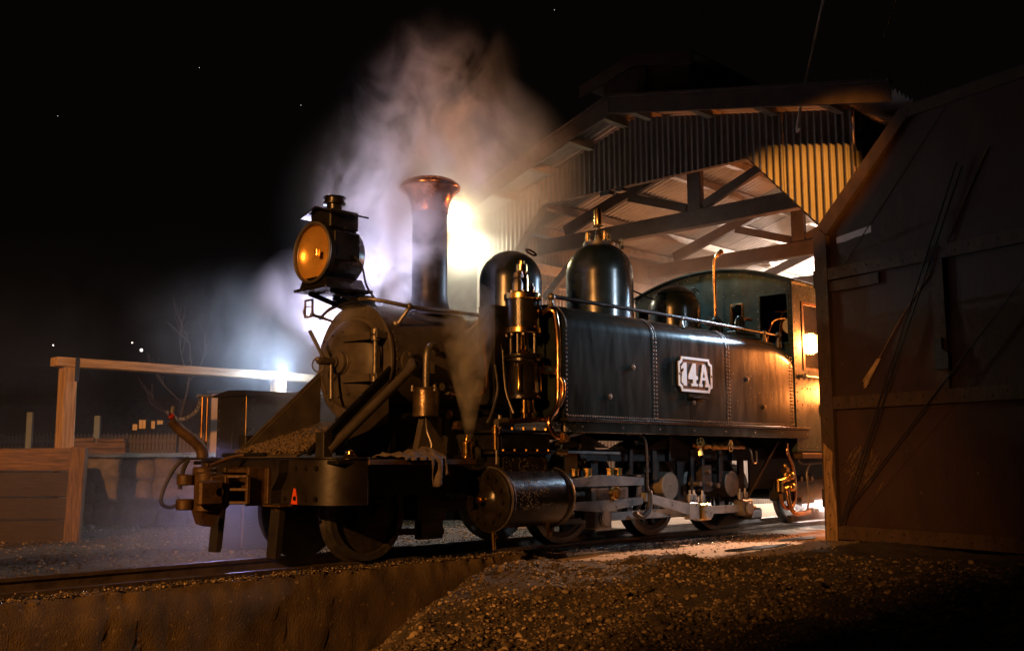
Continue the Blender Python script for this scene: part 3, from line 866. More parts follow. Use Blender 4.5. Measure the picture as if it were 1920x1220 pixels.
g.build("earth_capping", M("capping_earth", (0.16, 0.12, 0.07), 0.95, 0, 0.4, 6, 0.8, 40), sw, 60)
# platform ground behind the walls
g = MB(); b0 = sa + VF * 0.72
for (u, w, z) in ((-14, 0, .84), (7, 0, .84), (30, 60, .84), (-50, 60, .84)):
    p = b0 + VR * u + VF * w; g.v.append((p.x, p.y, z))
g.f.append((0, 1, 2, 3)); structure(g, "raised_yard", earth)
# weeds and rocks at the foot of the stone wall
g = MB()
for _ in range(420):
    u = random.uniform(0.0, 1.5); d = random.gauss(-0.35, 0.16)
    p = sa + VR * (0.55 + u) + VF * d; z = ground_h(p.x, p.y)
    a = random.uniform(0, 2 * pi); h = random.uniform(0.04, 0.13); w = 0.008
    t = V(cos(a), sin(a), 0)
    q = p + V(0, 0, z); tip = q + t.cross(V(0, 0, 1)) * random.uniform(0.02, 0.08) + V(0, 0, h)
    g.add([q - t * w, q + t * w, tip], [(0, 1, 2)])
o = g.build("grass", tufts, None, 0); o["kind"] = "stuff"
for (u, d, sz, lb) in ((1.35, -0.55, 0.075, "larger pale rock lying in the weeds below the stone wall"), (0.62, -0.5, 0.06, "small pale rock by the post of the plank wall")):
    p = sa + VR * u + VF * d
    o = chips("rock", [(p.x, p.y, ground_h(p.x, p.y) + 0.02)], [sz], stonem, 0.7, "thing"); tag(o, lb, "rock")

# picket fence
pf = thing("picket_fence", "low weathered picket fence far behind the stone wall", "fence", (6, 16.5, 0.84))
fa = V(3.6, 19.3, 0)
pk = MB().prism([(-0.033, 0), (0.033, 0), (0.033, 0.50), (0, 0.56), (-0.033, 0.50)], (0, 0, 0), (1, 0, 0), (0, 0, 1), 0.018).mesh("picket", fencew)
ang = atan2(VR.y, VR.x)
for i in range(88):
    p = fa + VR * (i * 0.088)
    inst(pk, "picket", pf, (p.x, p.y, 0.84 + random.uniform(-0.012, 0.012)), ang)
for z in (0.98, 1.22):
    g = MB(); g.obox(fa + VR * 3.9 + VF * 0.03 + V(0, 0, z), VR, VF, (0, 0, 1), 4.0, 0.015, 0.035); g.build("fence_rail", fencew, pf)
for (P0, z0, z1, lb) in (((1.46, 9.93), 0.84, 1.50, "pale marker post close behind the left timber post"), ((2.15, 9.11), 0.84, 1.44, "pale marker post standing beyond the middle of the timber frame")):
    o = MB().obox((P0[0], P0[1], (z0 + z1) / 2), VR, VF, (0, 0, 1), 0.045, 0.035, (z1 - z0) / 2).build("marker_post", M("blue_white_paint", (0.20, 0.25, 0.30), 0.7, 0, 0.15, 9))
    tag(o, lb, "post", "pale marker posts on the raised yard")
cr = thing("plank_stack", "low stack of old boards before the picket fence", "timber stack", (2.2, 9.1, 0.84))
for k, (u0, u1, z0, z1) in enumerate(((0, 0.9, .84, .93), (0, .9, .935, 1.03), (0.02, .42, 1.035, 1.10), (.46, .88, 1.035, 1.09))):
    c0 = V(1.86, 9.42, 0) + VR * (u0 + u1) / 2
    g = MB(); oriented(g, c0, u1 - u0, z0, z1, 0.2); g.build("board", oldwood, cr)
# house with lit windows
WINDOWS = (((13.975, 31.511, 2.074), 0.092, 0.113), ((14.162, 31.293, 2.184), 0.133, 0.164), ((14.446, 30.998, 2.162), 0.072, 0.143), ((14.621, 30.797, 2.253), 0.113, 0.072))
hs = thing("house", "dark distant house with small lit windows", "house", (14.3, 31.5, 0.8))
hc = V(14.9, 31.4, 0)
g = MB(); oriented(g, hc + VF * 2.02, 7.0, 0.6, 3.2, 4.0, 0.02); g.build("wall", housem, hs)
g = MB()
pA = hc - VR * 3.8 - VF * 0.4
g.prism([(0, 3.2), (0, 3.32), (2.4, 4.7), (4.8, 3.32), (4.8, 3.2)], pA, VF, (0, 0, 1), -7.6); g.build("roof", housem, hs)
for (ce, w, h) in WINDOWS:
    ce = V(ce)
    g = MB(); g.obox(ce, VR, VF, (0, 0, 1), w + 0.03, 0.03, h + 0.03); wf = g.build("window", housem, hs)
    for q in (-1, 1):
        g = MB(); g.obox(ce - VF * 0.033 + VR * w * 0.5 * q, VR, VF, (0, 0, 1), w * 0.43, 0.006, h, 0); g.build("pane", winm, wf)
# pale hut behind the steel box
ph = thing("pale_hut", "plain pale hut wall behind the dark steel box", "hut", (3.7, 7.0, 0.8))
hc = V(4.30, 7.42, 0)
g = MB(); oriented(g, hc + VF * 0.6, 2.2, 0.6, 1.8, 1.1, 0.01); g.build("wall", palewall, ph)
g = MB(); oriented(g, hc + VF * 0.55, 2.3, 1.803, 1.84, 1.2, 0.01); g.build("roof", under, ph)
# bare tree
tr = thing("bare_tree", "leafless tree with thin branches behind the stone wall", "tree", (3.05, 8.2, 0.84))
g = MB(); tb = V(3.05, 8.3, 0.84)
g.tube([tb, tb + V(0.02, 0, 0.5), tb + V(0.10, -0.06, 1.0), tb + V(0.14, -0.10, 1.5)], lambda t: 0.024 * (1 - 0.6 * t), 8); g.build("trunk", barkm, tr)
def branch(p, d, l, r, n, g):
    q = [p]; dd = d.normalized()
    for i in range(4):
        dd = (dd + V(random.uniform(-.25, .25), random.uniform(-.25, .25), random.uniform(-.05, .25))).normalized()
        q.append(q[-1] + dd * l / 4)
    g.tube(q, lambda t: max(0.003, r * (1 - 0.75 * t)), 5, 3)
    if n > 0:
        for i in (2, 3, 4):
            branch(q[i], dd + V(random.uniform(-.8, .8), random.uniform(-.8, .8), random.uniform(-.1, .6)), l * 0.62, r * 0.5, n - 1, g)
for k, (h, d) in enumerate(((0.55, (-0.9, 0.75, 0.35)), (0.75, (-0.5, 0.6, 0.9)), (1.1, (0.5, -0.5, 0.8)), (1.3, (-0.6, 0.4, 1.0)), (1.45, (0.1, -0.1, 1)))):
    g = MB(); branch(tb + V(0.08 * h, -0.05 * h, h), V(d), 0.55, 0.011, 2, g); g.build("branch", barkm, tr)
# far lamps and stars
FAR_LAMPS = (((23.42, 50.03, 7.16), 0.075, "brighter distant white lamp above the timber beam"), ((23.02, 50.37, 7.59), 0.03, "faint distant light point just above the brighter one"),
             ((19.89, 53.69, 7.46), 0.03, "small distant light point above the left timber post"), ((54.8, 140.6, 50.3), 0.045, "faint star high at far left of the sky"),
             ((68.2, 125.1, 57.1), 0.045, "faint star at upper left between the far star and the steam"), ((102.8, 87.3, 65.2), 0.045, "faint star near the top edge above the shed"),
             ((78.8, 115.0, 51.7), 0.045, "faint star just left of the steam plume"))
for (P0, r, lb) in FAR_LAMPS:
    tag(MB().sph(P0, r, 8, 6).build("star" if P0[2] > 20 else "distant_lamp", starpt if P0[2] > 20 else farm), lb, "star" if P0[2] > 20 else "lamp")
# white lamp standing on the timber beam
bl = thing("beam_lamp", "small dazzling blue-white lamp fixed at the right end of the timber beam", "lamp", (3.27, 5.9, 1.93))
MB().sph((3.27, 5.86, 1.995), 0.045, 12, 8).build("bulb", starm, bl)
MB().box(3.24, 3.30, 5.88, 5.909, 1.93, 1.985, 0.003).build("lamp_base", dsteel, bl)
lamp("beam_lamp_light", 'POINT', (3.22, 5.74, 2.0), 170, (0.50, 0.68, 1.0), 0.03)
# dark riveted steel box
sb = thing("steel_box", "dark riveted steel box with lid standing behind the chute", "steel box", (0.9, 2.7, -0.12))
MB().box(0.547, 1.95, 2.40, 2.945, -0.12, 1.375, 0.006).build("body", under, sb)
MB().prism([(2.36, 1.378), (2.99, 1.378), (2.99, 1.395), (2.68, 1.44), (2.36, 1.425)], (0.51, 0, 0), (0, 1, 0), (0, 0, 1), 1.5).build("lid", under, sb)
MB().box(0.535, 0.546, 2.388, 2.42, -0.1, 1.374, 0.002).build("lit_corner_edge", brass, sb)  # brass colour paints the light along the box corner
g = MB()
for i in range(14):
    z = 0.1 + i * 0.095
    for (x, y, n) in ((0.546, 2.90, (-1, 0, 0)), (0.546, 2.46, (-1, 0, 0)), (0.62, 2.399, (0, -1, 0))):
        g.dot((x, y, z), n, 0.011)
o = g.build("rivets", dsteel, sb); o["kind"] = "stuff"
MB().box(0.528, 0.546, 2.62, 2.74, 0.85, 1.02, 0.004).build("hasp", under, sb)

# ================================================================== THE ENGINE
ZC = 1.505                                # boiler centre line
loco = thing("steam_locomotive", "dark narrow gauge steam tank engine with plate 14A in steam", "locomotive", (2.5, 0, 0))

def rivet_row(name, pts, nrm, r, parent, mat=dsteel, n=5):
    g = MB()
    for p in pts: g.dot(p, nrm, r, n)
    o = g.build(name, mat, parent); o["kind"] = "stuff"; return o
def line(a, b, k):
    a, b = V(a), V(b); return [a + (b - a) * (i / (k - 1)) for i in range(k)]

# ---- frames, wheels and running gear
for s in (-1, 1):
    y = s * 0.66
    fr = MB()
    poly = [(-0.62, .52), (0.5, .52), (0.55, .30), (1.3, .30), (1.45, .50), (1.72, .50), (1.78, .80)]
    fr.prism([(-0.62, .48), (1.55, .48), (1.55, .82), (-0.62, .72)], (0, y, 0), (1, 0, 0), (0, 0, 1), 0.03 * s)
    fr.prism([(1.55, .72), (6.6, .72), (6.6, .86), (1.55, .82)], (0, y, 0), (1, 0, 0), (0, 0, 1), 0.03 * s)
    for X in (1.98, 3.31, 4.44):
        for q in (-1, 1):
            fr.box(X + q * 0.20 - 0.05, X + q * 0.20 + 0.05, y - 0.014, y + 0.014, 0.22, 0.73)
        fr.box(X - 0.26, X + 0.26, y - 0.012, y + 0.012, 0.18, 0.23)
    fr.box(2.33, 2.93, y - 0.012, y + 0.012, 0.42, 0.60); fr.box(3.66, 4.1, y - 0.012, y + 0.012, 0.42, 0.60); fr.box(4.8, 6.6, y - 0.012, y + 0.012, 0.42, 0.74)
    fr.build("frame_plate", under, loco)
    for X in (1.98, 3.31, 4.44):
        g = MB()
        for k in range(6):
            w = 0.36 - k * 0.045
            g.box(X - w, X + w, y - 0.04, y + 0.04, 0.84 + k * 0.017, 0.855 + k * 0.017, 0.002)
        g.box(X - 0.04, X + 0.04, y - 0.055, y + 0.055, 0.72, 0.96)
        g.build("leaf_spring", under, loco)
        MB().box(X - 0.11, X + 0.11, y - 0.06, y + 0.06, 0.30, 0.58, 0.012).build("axle_box", wheelm, loco)
def wheel(X, s, R, name, spokes):
    y0 = s * 0.36; y1 = s * 0.465
    g = MB()
    g.lathe([(R - 0.055, 0), (R + 0.022, 0), (R + 0.024, 0.012), (R + 0.008, 0.028), (R, 0.036), (R - 0.004, 0.10), (R - 0.055, 0.10), (R - 0.055, 0)], (X, y0, R), (0, s, 0), 40)
    w = g.build(name, tyrem, loco)
    g = MB()
    g.lathe([(0, 0.0), (0.085, 0.0), (0.085, 0.13), (0, 0.13)], (X, y0, R), (0, s, 0), 20)
    if spokes:
        for k in range(spokes):
            a = 2 * pi * k / spokes + 0.2
            g.bar((X + 0.06 * cos(a), y0 + s * 0.05, R + 0.06 * sin(a)), (X + (R - 0.05) * cos(a), y0 + s * 0.05, R + (R - 0.05) * sin(a)), 0.045, 0.05, (0, 1, 0))
        g.lathe([(R - 0.10, 0.01), (R - 0.052, 0.01), (R - 0.052, 0.09), (R - 0.10, 0.09), (R - 0.10, 0.01)], (X, y0, R), (0, s, 0), 40)
    else:
        g.lathe([(0.08, 0.04), (R - 0.054, 0.03), (R - 0.054, 0.07), (0.08, 0.08)], (X, y0, R), (0, s, 0), 40)
    g.build("wheel_centre", wheelm, w)
for s in (-1, 1):
    for X in (1.98, 3.31, 4.44): wheel(X, s, 0.43, "driving_wheel", 12)
    wheel(-0.20, s, 0.35, "leading_wheel", 0); wheel(6.15, s, 0.33, "trailing_wheel", 8)
for X, R in ((1.98, .43), (3.31, .43), (4.44, .43), (-0.20, .35), (6.15, .33)):
    MB().cyl((X, -0.62, R), (X, 0.62, R), 0.065, n=14).build("axle", wheelm, loco)
MB().box(0.2, 0.5, -0.55, 0.55, 0.28, 0.5).build("truck_frame", under, loco)
MB().bar((-0.45, -0.28, 0.37), (1.3, -0.28, 0.37), 0.05, 0.09).build("truck_bar", under, loco)
MB().bar((-0.45, 0.28, 0.37), (1.3, 0.28, 0.37), 0.05, 0.09).build("truck_bar", under, loco)
MB().box(-0.34, -0.06, -0.54, -0.47, 0.24, 0.46, 0.015).build("axle_box", wheelm, loco)
MB().cyl((-0.2, -0.545, 0.35), (-0.2, -0.575, 0.35), 0.075, 0.06, 16).build("axle_box_lid", rust, loco)
MB().box(0.28, 0.52, -0.50, -0.42, 0.13, 0.30, 0.01).build("brake_block", under, loco)
MB().bar((0.05, -0.46, 0.20), (0.55, -0.46, 0.18), 0.03, 0.05).build("brake_rod", under, loco)
for X in (1.98, 3.31, 4.44):
    MB().lathe([(0.0, 0), (0.30, 0), (0.30, 0.02), (0, 0.02)], (X, -0.47, 0.43), (0, -1, 0), 28, pi * 0.15, pi * 0.85).build("balance_weight", wheelm, loco)
for X in (3.19, 4.28):
    MB().lathe([(0, 0), (0.128, 0), (0.132, 0.004), (0.132, 0.28), (0.126, 0.286), (0.012, 0.286), (0.010, 0.280), (0, 0.280)], (X, -0.49, 0.485), (0, -1, 0), 36).build("axle_drum", M("drum_face_steel", (0.26, 0.22, 0.17), 0.5, 0.5, 0.2, 14, 0.1, 90) if X < 4 else bpy.data.materials["drum_face_steel"], loco)
    MB().bar((X + 0.10, -0.60, 0.44), (X + 0.12, -0.86, 0.25), 0.09, 0.09).build("crank", under, loco)
MB().bar((1.98, -0.5, 0.43), (1.86, -0.86, 0.26), 0.09, 0.09).build("crank", under, loco)

# ---- cylinder and steam chest
CY, CZ = -0.945, 0.437
for s in (-1, 1):
    cy = MB().lathe([(0, 0), (0.20, 0), (0.235, 0.012), (0.240, 0.05), (0.232, 0.062), (0.226, 0.085), (0.222, 0.09), (0.222, 0.70), (0.226, 0.705), (0.232, 0.72), (0.234, 0.765), (0.225, 0.785), (0, 0.785)], (0.545, s * -CY, CZ), (1, 0, 0), 56).build("cylinder", oily, loco)
    MB().torus((0.625, s * -CY, CZ), (1, 0, 0), 0.226, 0.009, 48, 6).build("cladding_band", dsteel, cy)
    MB().torus((0.585, s * -CY, CZ), (1, 0, 0), 0.238, 0.010, 48, 6).build("cladding_band", dsteel, cy)
    MB().torus((1.30, s * -CY, CZ), (1, 0, 0), 0.232, 0.008, 48, 6).build("cladding_band", dsteel, cy)
    g = MB()
    for k in range(12):
        a = 2 * pi * k / 12 + .1
        g.cyl((0.548, s * -CY + 0.175 * cos(a), CZ + 0.175 * sin(a)), (0.525, s * -CY + 0.175 * cos(a), CZ + 0.175 * sin(a)), 0.017, n=6)
    g.build("cover_nut", oily, cy, kind="stuff")
    MB().lathe([(0, 0), (0.03, 0.004), (0.09, 0.02), (0.10, 0.03)], (0.515, s * -CY, CZ), (1, 0, 0), 24).build("front_cover", oily, cy)
    sc = MB().box(0.66, 1.20, s * 0.66, s * 1.00, 0.60, 0.772, 0.018).build("steam_chest", oily, loco)
    MB().box(0.60, 1.235, s * 0.60, s * 1.02, 0.776, 0.80, 0.006).build("chest_flange", oily, sc)
    MB().box(0.64, 1.215, s * 0.63, s * 1.005, 0.803, 0.935, 0.012).build("valve_chest", black, loco)
    MB().box(0.60, 1.235, s * 0.60, s * 1.02, 0.938, 0.965, 0.006).build("chest_lid", black, loco)
g = MB()
for X in line((0.66, 0, 0), (1.18, 0, 0), 5):
    g.cyl((X.x, -0.985, 0.966), (X.x, -0.985, 0.985), 0.014, n=6)
    g.cyl((X.x, -1.012, 0.80), (X.x, -1.012, 0.815), 0.012, n=6)
g.build("chest_nut", brass, loco, kind="stuff")
MB().lathe([(0.02, -0.12), (0.02, 0.0), (0.032, 0.0), (0.032, 0.05), (0.02, 0.055), (0.02, 0.07), (0, 0.07)], (0.60, -0.99, 0.93), (0, 0, 1), 12).build("oil_cup", brass, loco)
MB().tube([(0.60, -1.0, 0.93), (0.60, -1.0, 0.70)], 0.010, 8).build("oil_pipe", dsteel, loco)
for X, L in ((0.60, 0.16), (1.22, 0.10)):
    g = MB(); g.cyl((X, -0.96, 0.22), (X, -0.97, 0.22 - L), 0.018, 0.014, 10); g.cyl((X, -0.97, 0.16), (X, -1.0, 0.16), 0.012, n=8)
    g.build("drain_cock", brass, loco)
g = MB(); g.cyl((0.515, CY, CZ), (0.44, CY, CZ), 0.022, 0.016, 10); g.cyl((0.47, CY, CZ), (0.46, CY, CZ), 0.034, n=8); g.build("relief_valve", brass, loco)
drops = MB()
for _ in range(210):
    X = random.gauss(0.78, 0.13); a = random.uniform(-0.35, 0.75)
    if not 0.64 < X < 1.26: continue
    n = V(0, -cos(a), sin(a)); drops.dot(V(X, CY, CZ) + n * 0.2225, n, random.uniform(0.003, 0.006), 5)
for _ in range(70):
    drops.dot((random.uniform(0.68, 1.18), -1.0005, random.uniform(0.62, 0.76)), (0, -1, 0), random.uniform(0.003, 0.006), 5)
o = drops.build("water_drops", M("water_drop", (0.9, 0.85, 0.8), 0.08, 0.9), loco); o["kind"] = "stuff"

# ---- slide bars, crosshead, rods
MB().prism([(1.325, .515), (2.415, .510), (2.415, .575), (1.9, .605), (1.80, .605), (1.325, .565)], (0, -0.965, 0), (1, 0, 0), (0, 0, 1), 0.07).build("slide_bar", steel, loco)
MB().prism([(1.325, .385), (2.40, .405), (2.40, .350), (1.9, .300), (1.80, .300), (1.325, .335)], (0, -0.965, 0), (1, 0, 0), (0, 0, 1), 0.07).build("slide_bar", steel, loco)
MB().cyl((1.30, -0.945, 0.45), (1.80, -0.945, 0.45), 0.022, n=12).build("piston_rod", steel, loco)
MB().cyl((1.32, -0.945, 0.45), (1.38, -0.945, 0.45), 0.05, n=12).build("gland", brass, loco)
ch = MB().box(1.70, 2.20, -1.03, -0.94, 0.39, 0.50, 0.006).build("crosshead", dsteel, loco)
MB().box(1.76, 2.14, -1.046, -1.028, 0.405, 0.485, 0.003).build("crosshead_face", wheelm, ch)
g = MB(); g.cyl((1.965, -1.03, 0.452), (1.965, -1.085, 0.452), 0.055, n=20, bev=0.006); g.cyl((1.965, -1.085, 0.452), (1.965, -1.11, 0.452), 0.03, n=6); g.build("crosshead_pin", brass, ch)
for X in (1.55, 1.72, 2.02, 2.13):
    MB().lathe([(0.035, 0), (0.035, 0.045), (0.042, 0.05), (0.042, 0.06), (0.012, 0.065), (0, 0.065)], (X, -0.97, 0.60), (0, 0, 1), 8).build("oil_box", brass, loco)
MB().tube([(2.18, -1.02, 0.955), (2.38, -1.03, 0.95), (2.45, -1.04, 0.88), (2.45, -1.05, 0.70), (2.45, -1.05, 0.50), (2.47, -1.06, 0.42), (2.45, -1.06, 0.30), (2.36, -1.05, 0.24), (2.26, -1.05, 0.27)], lambda t: 0.011 if t < 0.55 else 0.026, 8).build("guard_iron", under, loco)
MB().box(2.36, 2.44, -1.0, -0.62, 0.33, 0.60, 0.01).build("motion_bracket", under, loco)
cr = MB().prism([(2.42, .375), (2.42, .445), (3.16, .315), (3.24, .330), (3.42, .315), (3.42, .185), (3.24, .165), (3.13, .215)], (0, -1.00, 0), (1, 0, 0), (0, 0, 1), 0.055).build("connecting_rod", steel, loco)
MB().box(3.08, 3.22, -1.063, -0.995, 0.185, 0.335, 0.006).build("rod_strap", steel, cr)
MB().box(3.24, 3.43, -1.075, -0.99, 0.170, 0.325, 0.012).build("big_end", brass, cr)
MB().cyl((3.335, -1.075, 0.245), (3.335, -1.115, 0.245), 0.068, n=28, bev=0.006).build("crank_pin_cap", steel, cr)
for (a, b) in ((1.86, 3.30), (3.34, 4.19)):
    g = MB(); g.prism([(a, .215), (a, .285), (b, .285), (b, .215)], (0, -0.915, 0), (1, 0, 0), (0, 0, 1), 0.05); g.build("coupling_rod", steel, loco)
MB().box(1.76, 1.98, -1.02, -0.90, 0.155, 0.345, 0.012).build("rod_bush", dsteel, loco)
MB().cyl((1.86, -1.02, 0.25), (1.86, -1.04, 0.25), 0.075, n=6).build("bush_cap", dsteel, loco)
MB().cyl((1.86, -1.04, 0.25), (1.86, -1.05, 0.25), 0.055, n=20).build("bush_cap", dsteel, loco)
MB().box(4.09, 4.27, -1.02, -0.90, 0.175, 0.335, 0.012).build("rod_bush", dsteel, loco)
MB().cyl((4.18, -1.02, 0.25), (4.18, -1.05, 0.25), 0.060, n=28, bev=0.006).build("bush_cap", steel, loco)
MB().cyl((4.27, -0.95, 0.245), (4.42, -0.95, 0.245), 0.02, n=10).build("rod_stub", dsteel, loco)
for (X, z, y) in ((3.13, .34, -1.03), (3.20, .34, -1.03), (3.34, .33, -1.03), (1.80, .35, -0.96), (4.12, .335, -0.96), (4.22, .335, -0.96)):
    MB().lathe([(0.018, 0), (0.018, 0.02), (0.026, 0.022), (0.026, 0.07), (0.012, 0.075), (0.010, 0.11), (0, 0.112)], (X, y, z), (0, 0, 1), 12).build("oil_cup", steel, loco)
# hanging links, brake gear and pipes behind the rods
for (x0, z0, x1, z1, w) in ((2.62, .84, 2.60, .35, .05), (3.60, .82, 3.62, .34, .06), (3.80, .80, 3.78, .38, .045), (2.98, .82, 2.98, .55, .07), (4.12, .82, 4.10, .50, .06)):
    MB().bar((x0, -0.74, z0), (x1, -0.74, z1), w, 0.03, (0, 1, 0)).build("hanger_link", wheelm, loco)
MB().box(3.62, 3.78, -0.86, -0.76, 0.42, 0.68, 0.008).build("expansion_link", wheelm, loco)
for (x, z) in ((3.68, .62), (3.70, .50), (3.52, .50), (3.84, .48)):
    MB().cyl((x, -0.77, z), (x, -0.90, z), 0.024, n=10).build("link_pin", dsteel, loco)
MB().tube([(1.3, -0.86, 0.80), (2.3, -0.86, 0.79)], 0.013, 8).build("control_rod", steel, loco)
g = MB(); g.cyl((1.42, -0.86, .80), (1.56, -0.86, .80), 0.035, n=10); g.cyl((1.50, -0.86, .76), (1.50, -0.86, .86), 0.02, n=8); g.build("rod_joint", brass, loco)
MB().box(1.62, 1.80, -0.80, -0.72, 0.62, 0.80, 0.01).build("valve_guide", brass, loco)
MB().bar((4.92, -0.95, 0.92), (4.35, -0.86, 0.28), 0.03, 0.03).build("brake_hanger", under, loco)
MB().box(4.75, 5.0, -0.7, 0.7, 0.10, 0.22, 0.02).build("brake_beam", under, loco)
MB().prism([(4.35, 0.05), (5.25, 0.05), (4.95, 0.22), (4.70, 0.22)], (0, -0.50, 0), (1, 0, 0), (0, 0, 1), 0.04).build("ash_pan_lip", under, loco)
def handwheel(ce, nrm, R, name="hand_wheel"):
    g = MB(); g.torus(ce, nrm, R, R * 0.14, 20, 6); ce = V(ce); nrm = V(nrm).normalized()
    u = V(0, 0, 1) if abs(nrm.z) < 0.8 else V(1, 0, 0); w = nrm.cross(u)
    for k in range(3):
        d = u * cos(2 * pi * k / 3) + w * sin(2 * pi * k / 3); g.bar(ce, ce + d * R, R * 0.16, R * 0.12, nrm, 0)
    g.cyl(ce - nrm * R * 0.8, ce + nrm * R * 0.2, R * 0.2, n=8)
    return g.build(name, brass, loco)
handwheel((3.33, -1.03, 0.90), (-0.4, -1, 0), 0.040)
handwheel((3.86, -1.03, 0.865), (0.2, -1, 0), 0.055)
g = MB(); g.cyl((3.30, -0.95, 0.87), (3.95, -0.95, 0.85), 0.024, n=10); g.cyl((3.46, -0.95, .86), (3.46, -0.95, 1.02), 0.016, n=8)
for x in (3.38, 3.50, 3.66, 3.78): g.cyl((x - .03, -0.95, .865), (x + .03, -0.95, .862), 0.042, n=8)
g.cyl((3.42, -0.95, .86), (3.42, -0.97, .77), 0.022, 0.03, 8); g.build("gauge_cock", brass, loco)
MB().tube([(3.95, -0.95, 0.855), (4.25, -0.95, 0.85)], 0.018, 8).build("water_pipe", copper, loco)
MB().tube([(4.3, -0.98, 0.84), (4.3, -1.0, 0.80), (4.33, -1.0, 0.70), (4.40, -1.0, 0.71), (4.40, -1.0, 0.82)], 0.010, 6).build("step_hook", dsteel, loco)
# injector group under the cab corner
g = MB()
g.cyl((4.83, -1.0, 0.52), (4.83, -1.0, 0.40), 0.045, n=12); g.cyl((4.80, -1.0, 0.50), (5.02, -1.0, 0.53), 0.034, n=10)
g.cyl((4.92, -1.0, 0.42), (5.10, -1.0, 0.44), 0.034, n=10); g.sph((5.03, -1.03, 0.56), 0.046, 10, 8); g.sph((5.05, -1.03, 0.44), 0.046, 10, 8)
g.cyl((4.97, -1.0, 0.56), (4.97, -1.0, 0.68), 0.026, n=8); g.cyl((4.94, -1.0, 0.62), (5.0, -1.0, 0.62), 0.04, n=6)
g.build("injector", brass, loco)
MB().tube([(5.06, -0.98, 0.90), (5.05, -0.99, 0.80), (5.13, -1.0, 0.66), (5.17, -1.0, 0.45), (5.14, -1.0, 0.28), (5.02, -1.0, 0.22), (4.90, -1.0, 0.26), (4.85, -1.0, 0.38)], 0.022, 10).build("injector_pipe", copper, loco)
MB().tube([(4.96, -1.02, 0.44), (4.97, -1.04, 0.26), (5.06, -1.05, 0.17), (5.25, -1.04, 0.16), (5.42, -1.02, 0.17)], 0.026, 10).build("injector_pipe", copper, loco)
MB().tube([(5.30, -0.98, 0.88), (5.32, -0.99, 0.70), (5.62, -1.0, 0.69), (5.9, -1.0, 0.70)], 0.011, 8).build("step_rail", dsteel, loco)
MB().tube([(5.52, -1.0, 0.69), (5.44, -1.0, 0.58), (5.46, -1.0, 0.30), (5.40, -1.0, 0.14)], 0.012, 8).build("sand_pipe", dsteel, loco)
g = MB()
for (x, y, z) in ((5.32, -.95, .30), (5.40, -.90, .52), (5.60, -.92, .52), (5.52, -.95, .18), (5.62, -.96, .17)): g.cyl((x, y, z), (x, y - 0.06, z), 0.03, n=8)
g.build("pipe_nut", dsteel, loco)
MB().box(5.3, 6.6, -0.9, -0.6, 0.28, 0.52, 0.02).build("ash_pan", under, loco)
MB().box(5.36, 5.75, -0.92, -0.9, 0.25, 0.53, 0.01).build("ash_pan_door", oily, loco)
MB().bar((5.2, -0.9, 0.10), (6.2, -0.9, 0.12), 0.05, 0.07).build("brake_pull_rod", wheelm, loco)

# ---- smokebox and boiler
sb_ = MB().lathe([(0.455, 0.0), (0.47, 0.004), (0.474, 0.02), (0.470, 0.03), (0.465, 0.035), (0.465, 0.94), (0.472, 0.945), (0.472, 0.985), (0.455, 0.99), (0.455, 1.0), (0.455, 4.9)], (0, 0, ZC), (1, 0, 0), 72).build("smokebox", soot, loco)
for X in (1.75, 2.6, 3.6, 4.5): MB().torus((X, 0, ZC), (1, 0, 0), 0.457, 0.010, 64, 4).build("boiler_band", domep, sb_)
MB().lathe([(0.0, 0.02), (0.36, 0.018), (0.366, 0.004), (0.375, 0.0), (0.457, 0.0)][::-1], (0, 0, ZC), (1, 0, 0), 64).build("smokebox_front", soot, sb_)
rp = [V(-0.001, 0.425 * cos(2 * pi * k / 18 + .15), ZC + 0.425 * sin(2 * pi * k / 18 + .15)) for k in range(18)]
rivet_row("rivets", rp, (-1, 0, 0), 0.016, sb_, soot, 8)
rp = MB()
for k in range(40):
    a = 2 * pi * k / 40
    for X in (0.06, 0.90): rp.dot((X, 0.466 * cos(a), ZC + 0.466 * sin(a)), (0, cos(a), sin(a)), 0.010, 5)
o = rp.build("rivets", soot, sb_); o["kind"] = "stuff"
D0 = V(0, 0.025, ZC - 0.012)
sd = MB().lathe([(0, -0.115), (0.10, -0.112), (0.20, -0.100), (0.28, -0.080), (0.325, -0.058), (0.345, -0.038), (0.352, -0.020), (0.352, 0.004)], D0, (1, 0, 0), 64).build("smokebox_door", soot, loco)
bolts = MB()
for (y, z) in ((.25, .19), (.13, .23), (0.0, .25), (.24, -.25), (.05, -.26), (-.08, -.24), (-.12, .0), (.12, .115), (.30, .1)):
    r = sqrt(y * y + z * z); bolts.dot(D0 + V(-0.110 + 0.55 * max(0, r - .1) ** 2, y, z), (-1, 0, 0), 0.013, 7)
o = bolts.build("rivets", soot, sd); o["kind"] = "stuff"
for z in (1.672, 1.352):
    g = MB(); g.prism([(-0.36, z - .022), (-0.36, z + .036), (-0.02, z + .030), (-0.02, z - .018)], (-0.115, 0, 0), (0, 1, 0), (0, 0, 1), -0.016)
    g.build("hinge_strap", soot, sd)
g = MB(); g.cyl((-0.085, -0.375, 1.30), (-0.085, -0.375, 1.73), 0.019, n=12); g.dot((-0.085, -0.375, 1.73), (0, 0, 1), 0.026, 10)
for z in (1.66, 1.71, 1.345): g.cyl((-0.085, -0.375, z - 0.022), (-0.085, -0.375, z + 0.022), 0.034, n=14, bev=0.004)
g.build("hinge_pin", dsteel, sd)
for z in (1.685, 1.36): MB().box(-0.11, -0.005, -0.42, -0.375, z - 0.028, z + 0.028, 0.006).build("hinge_lug", soot, sd)
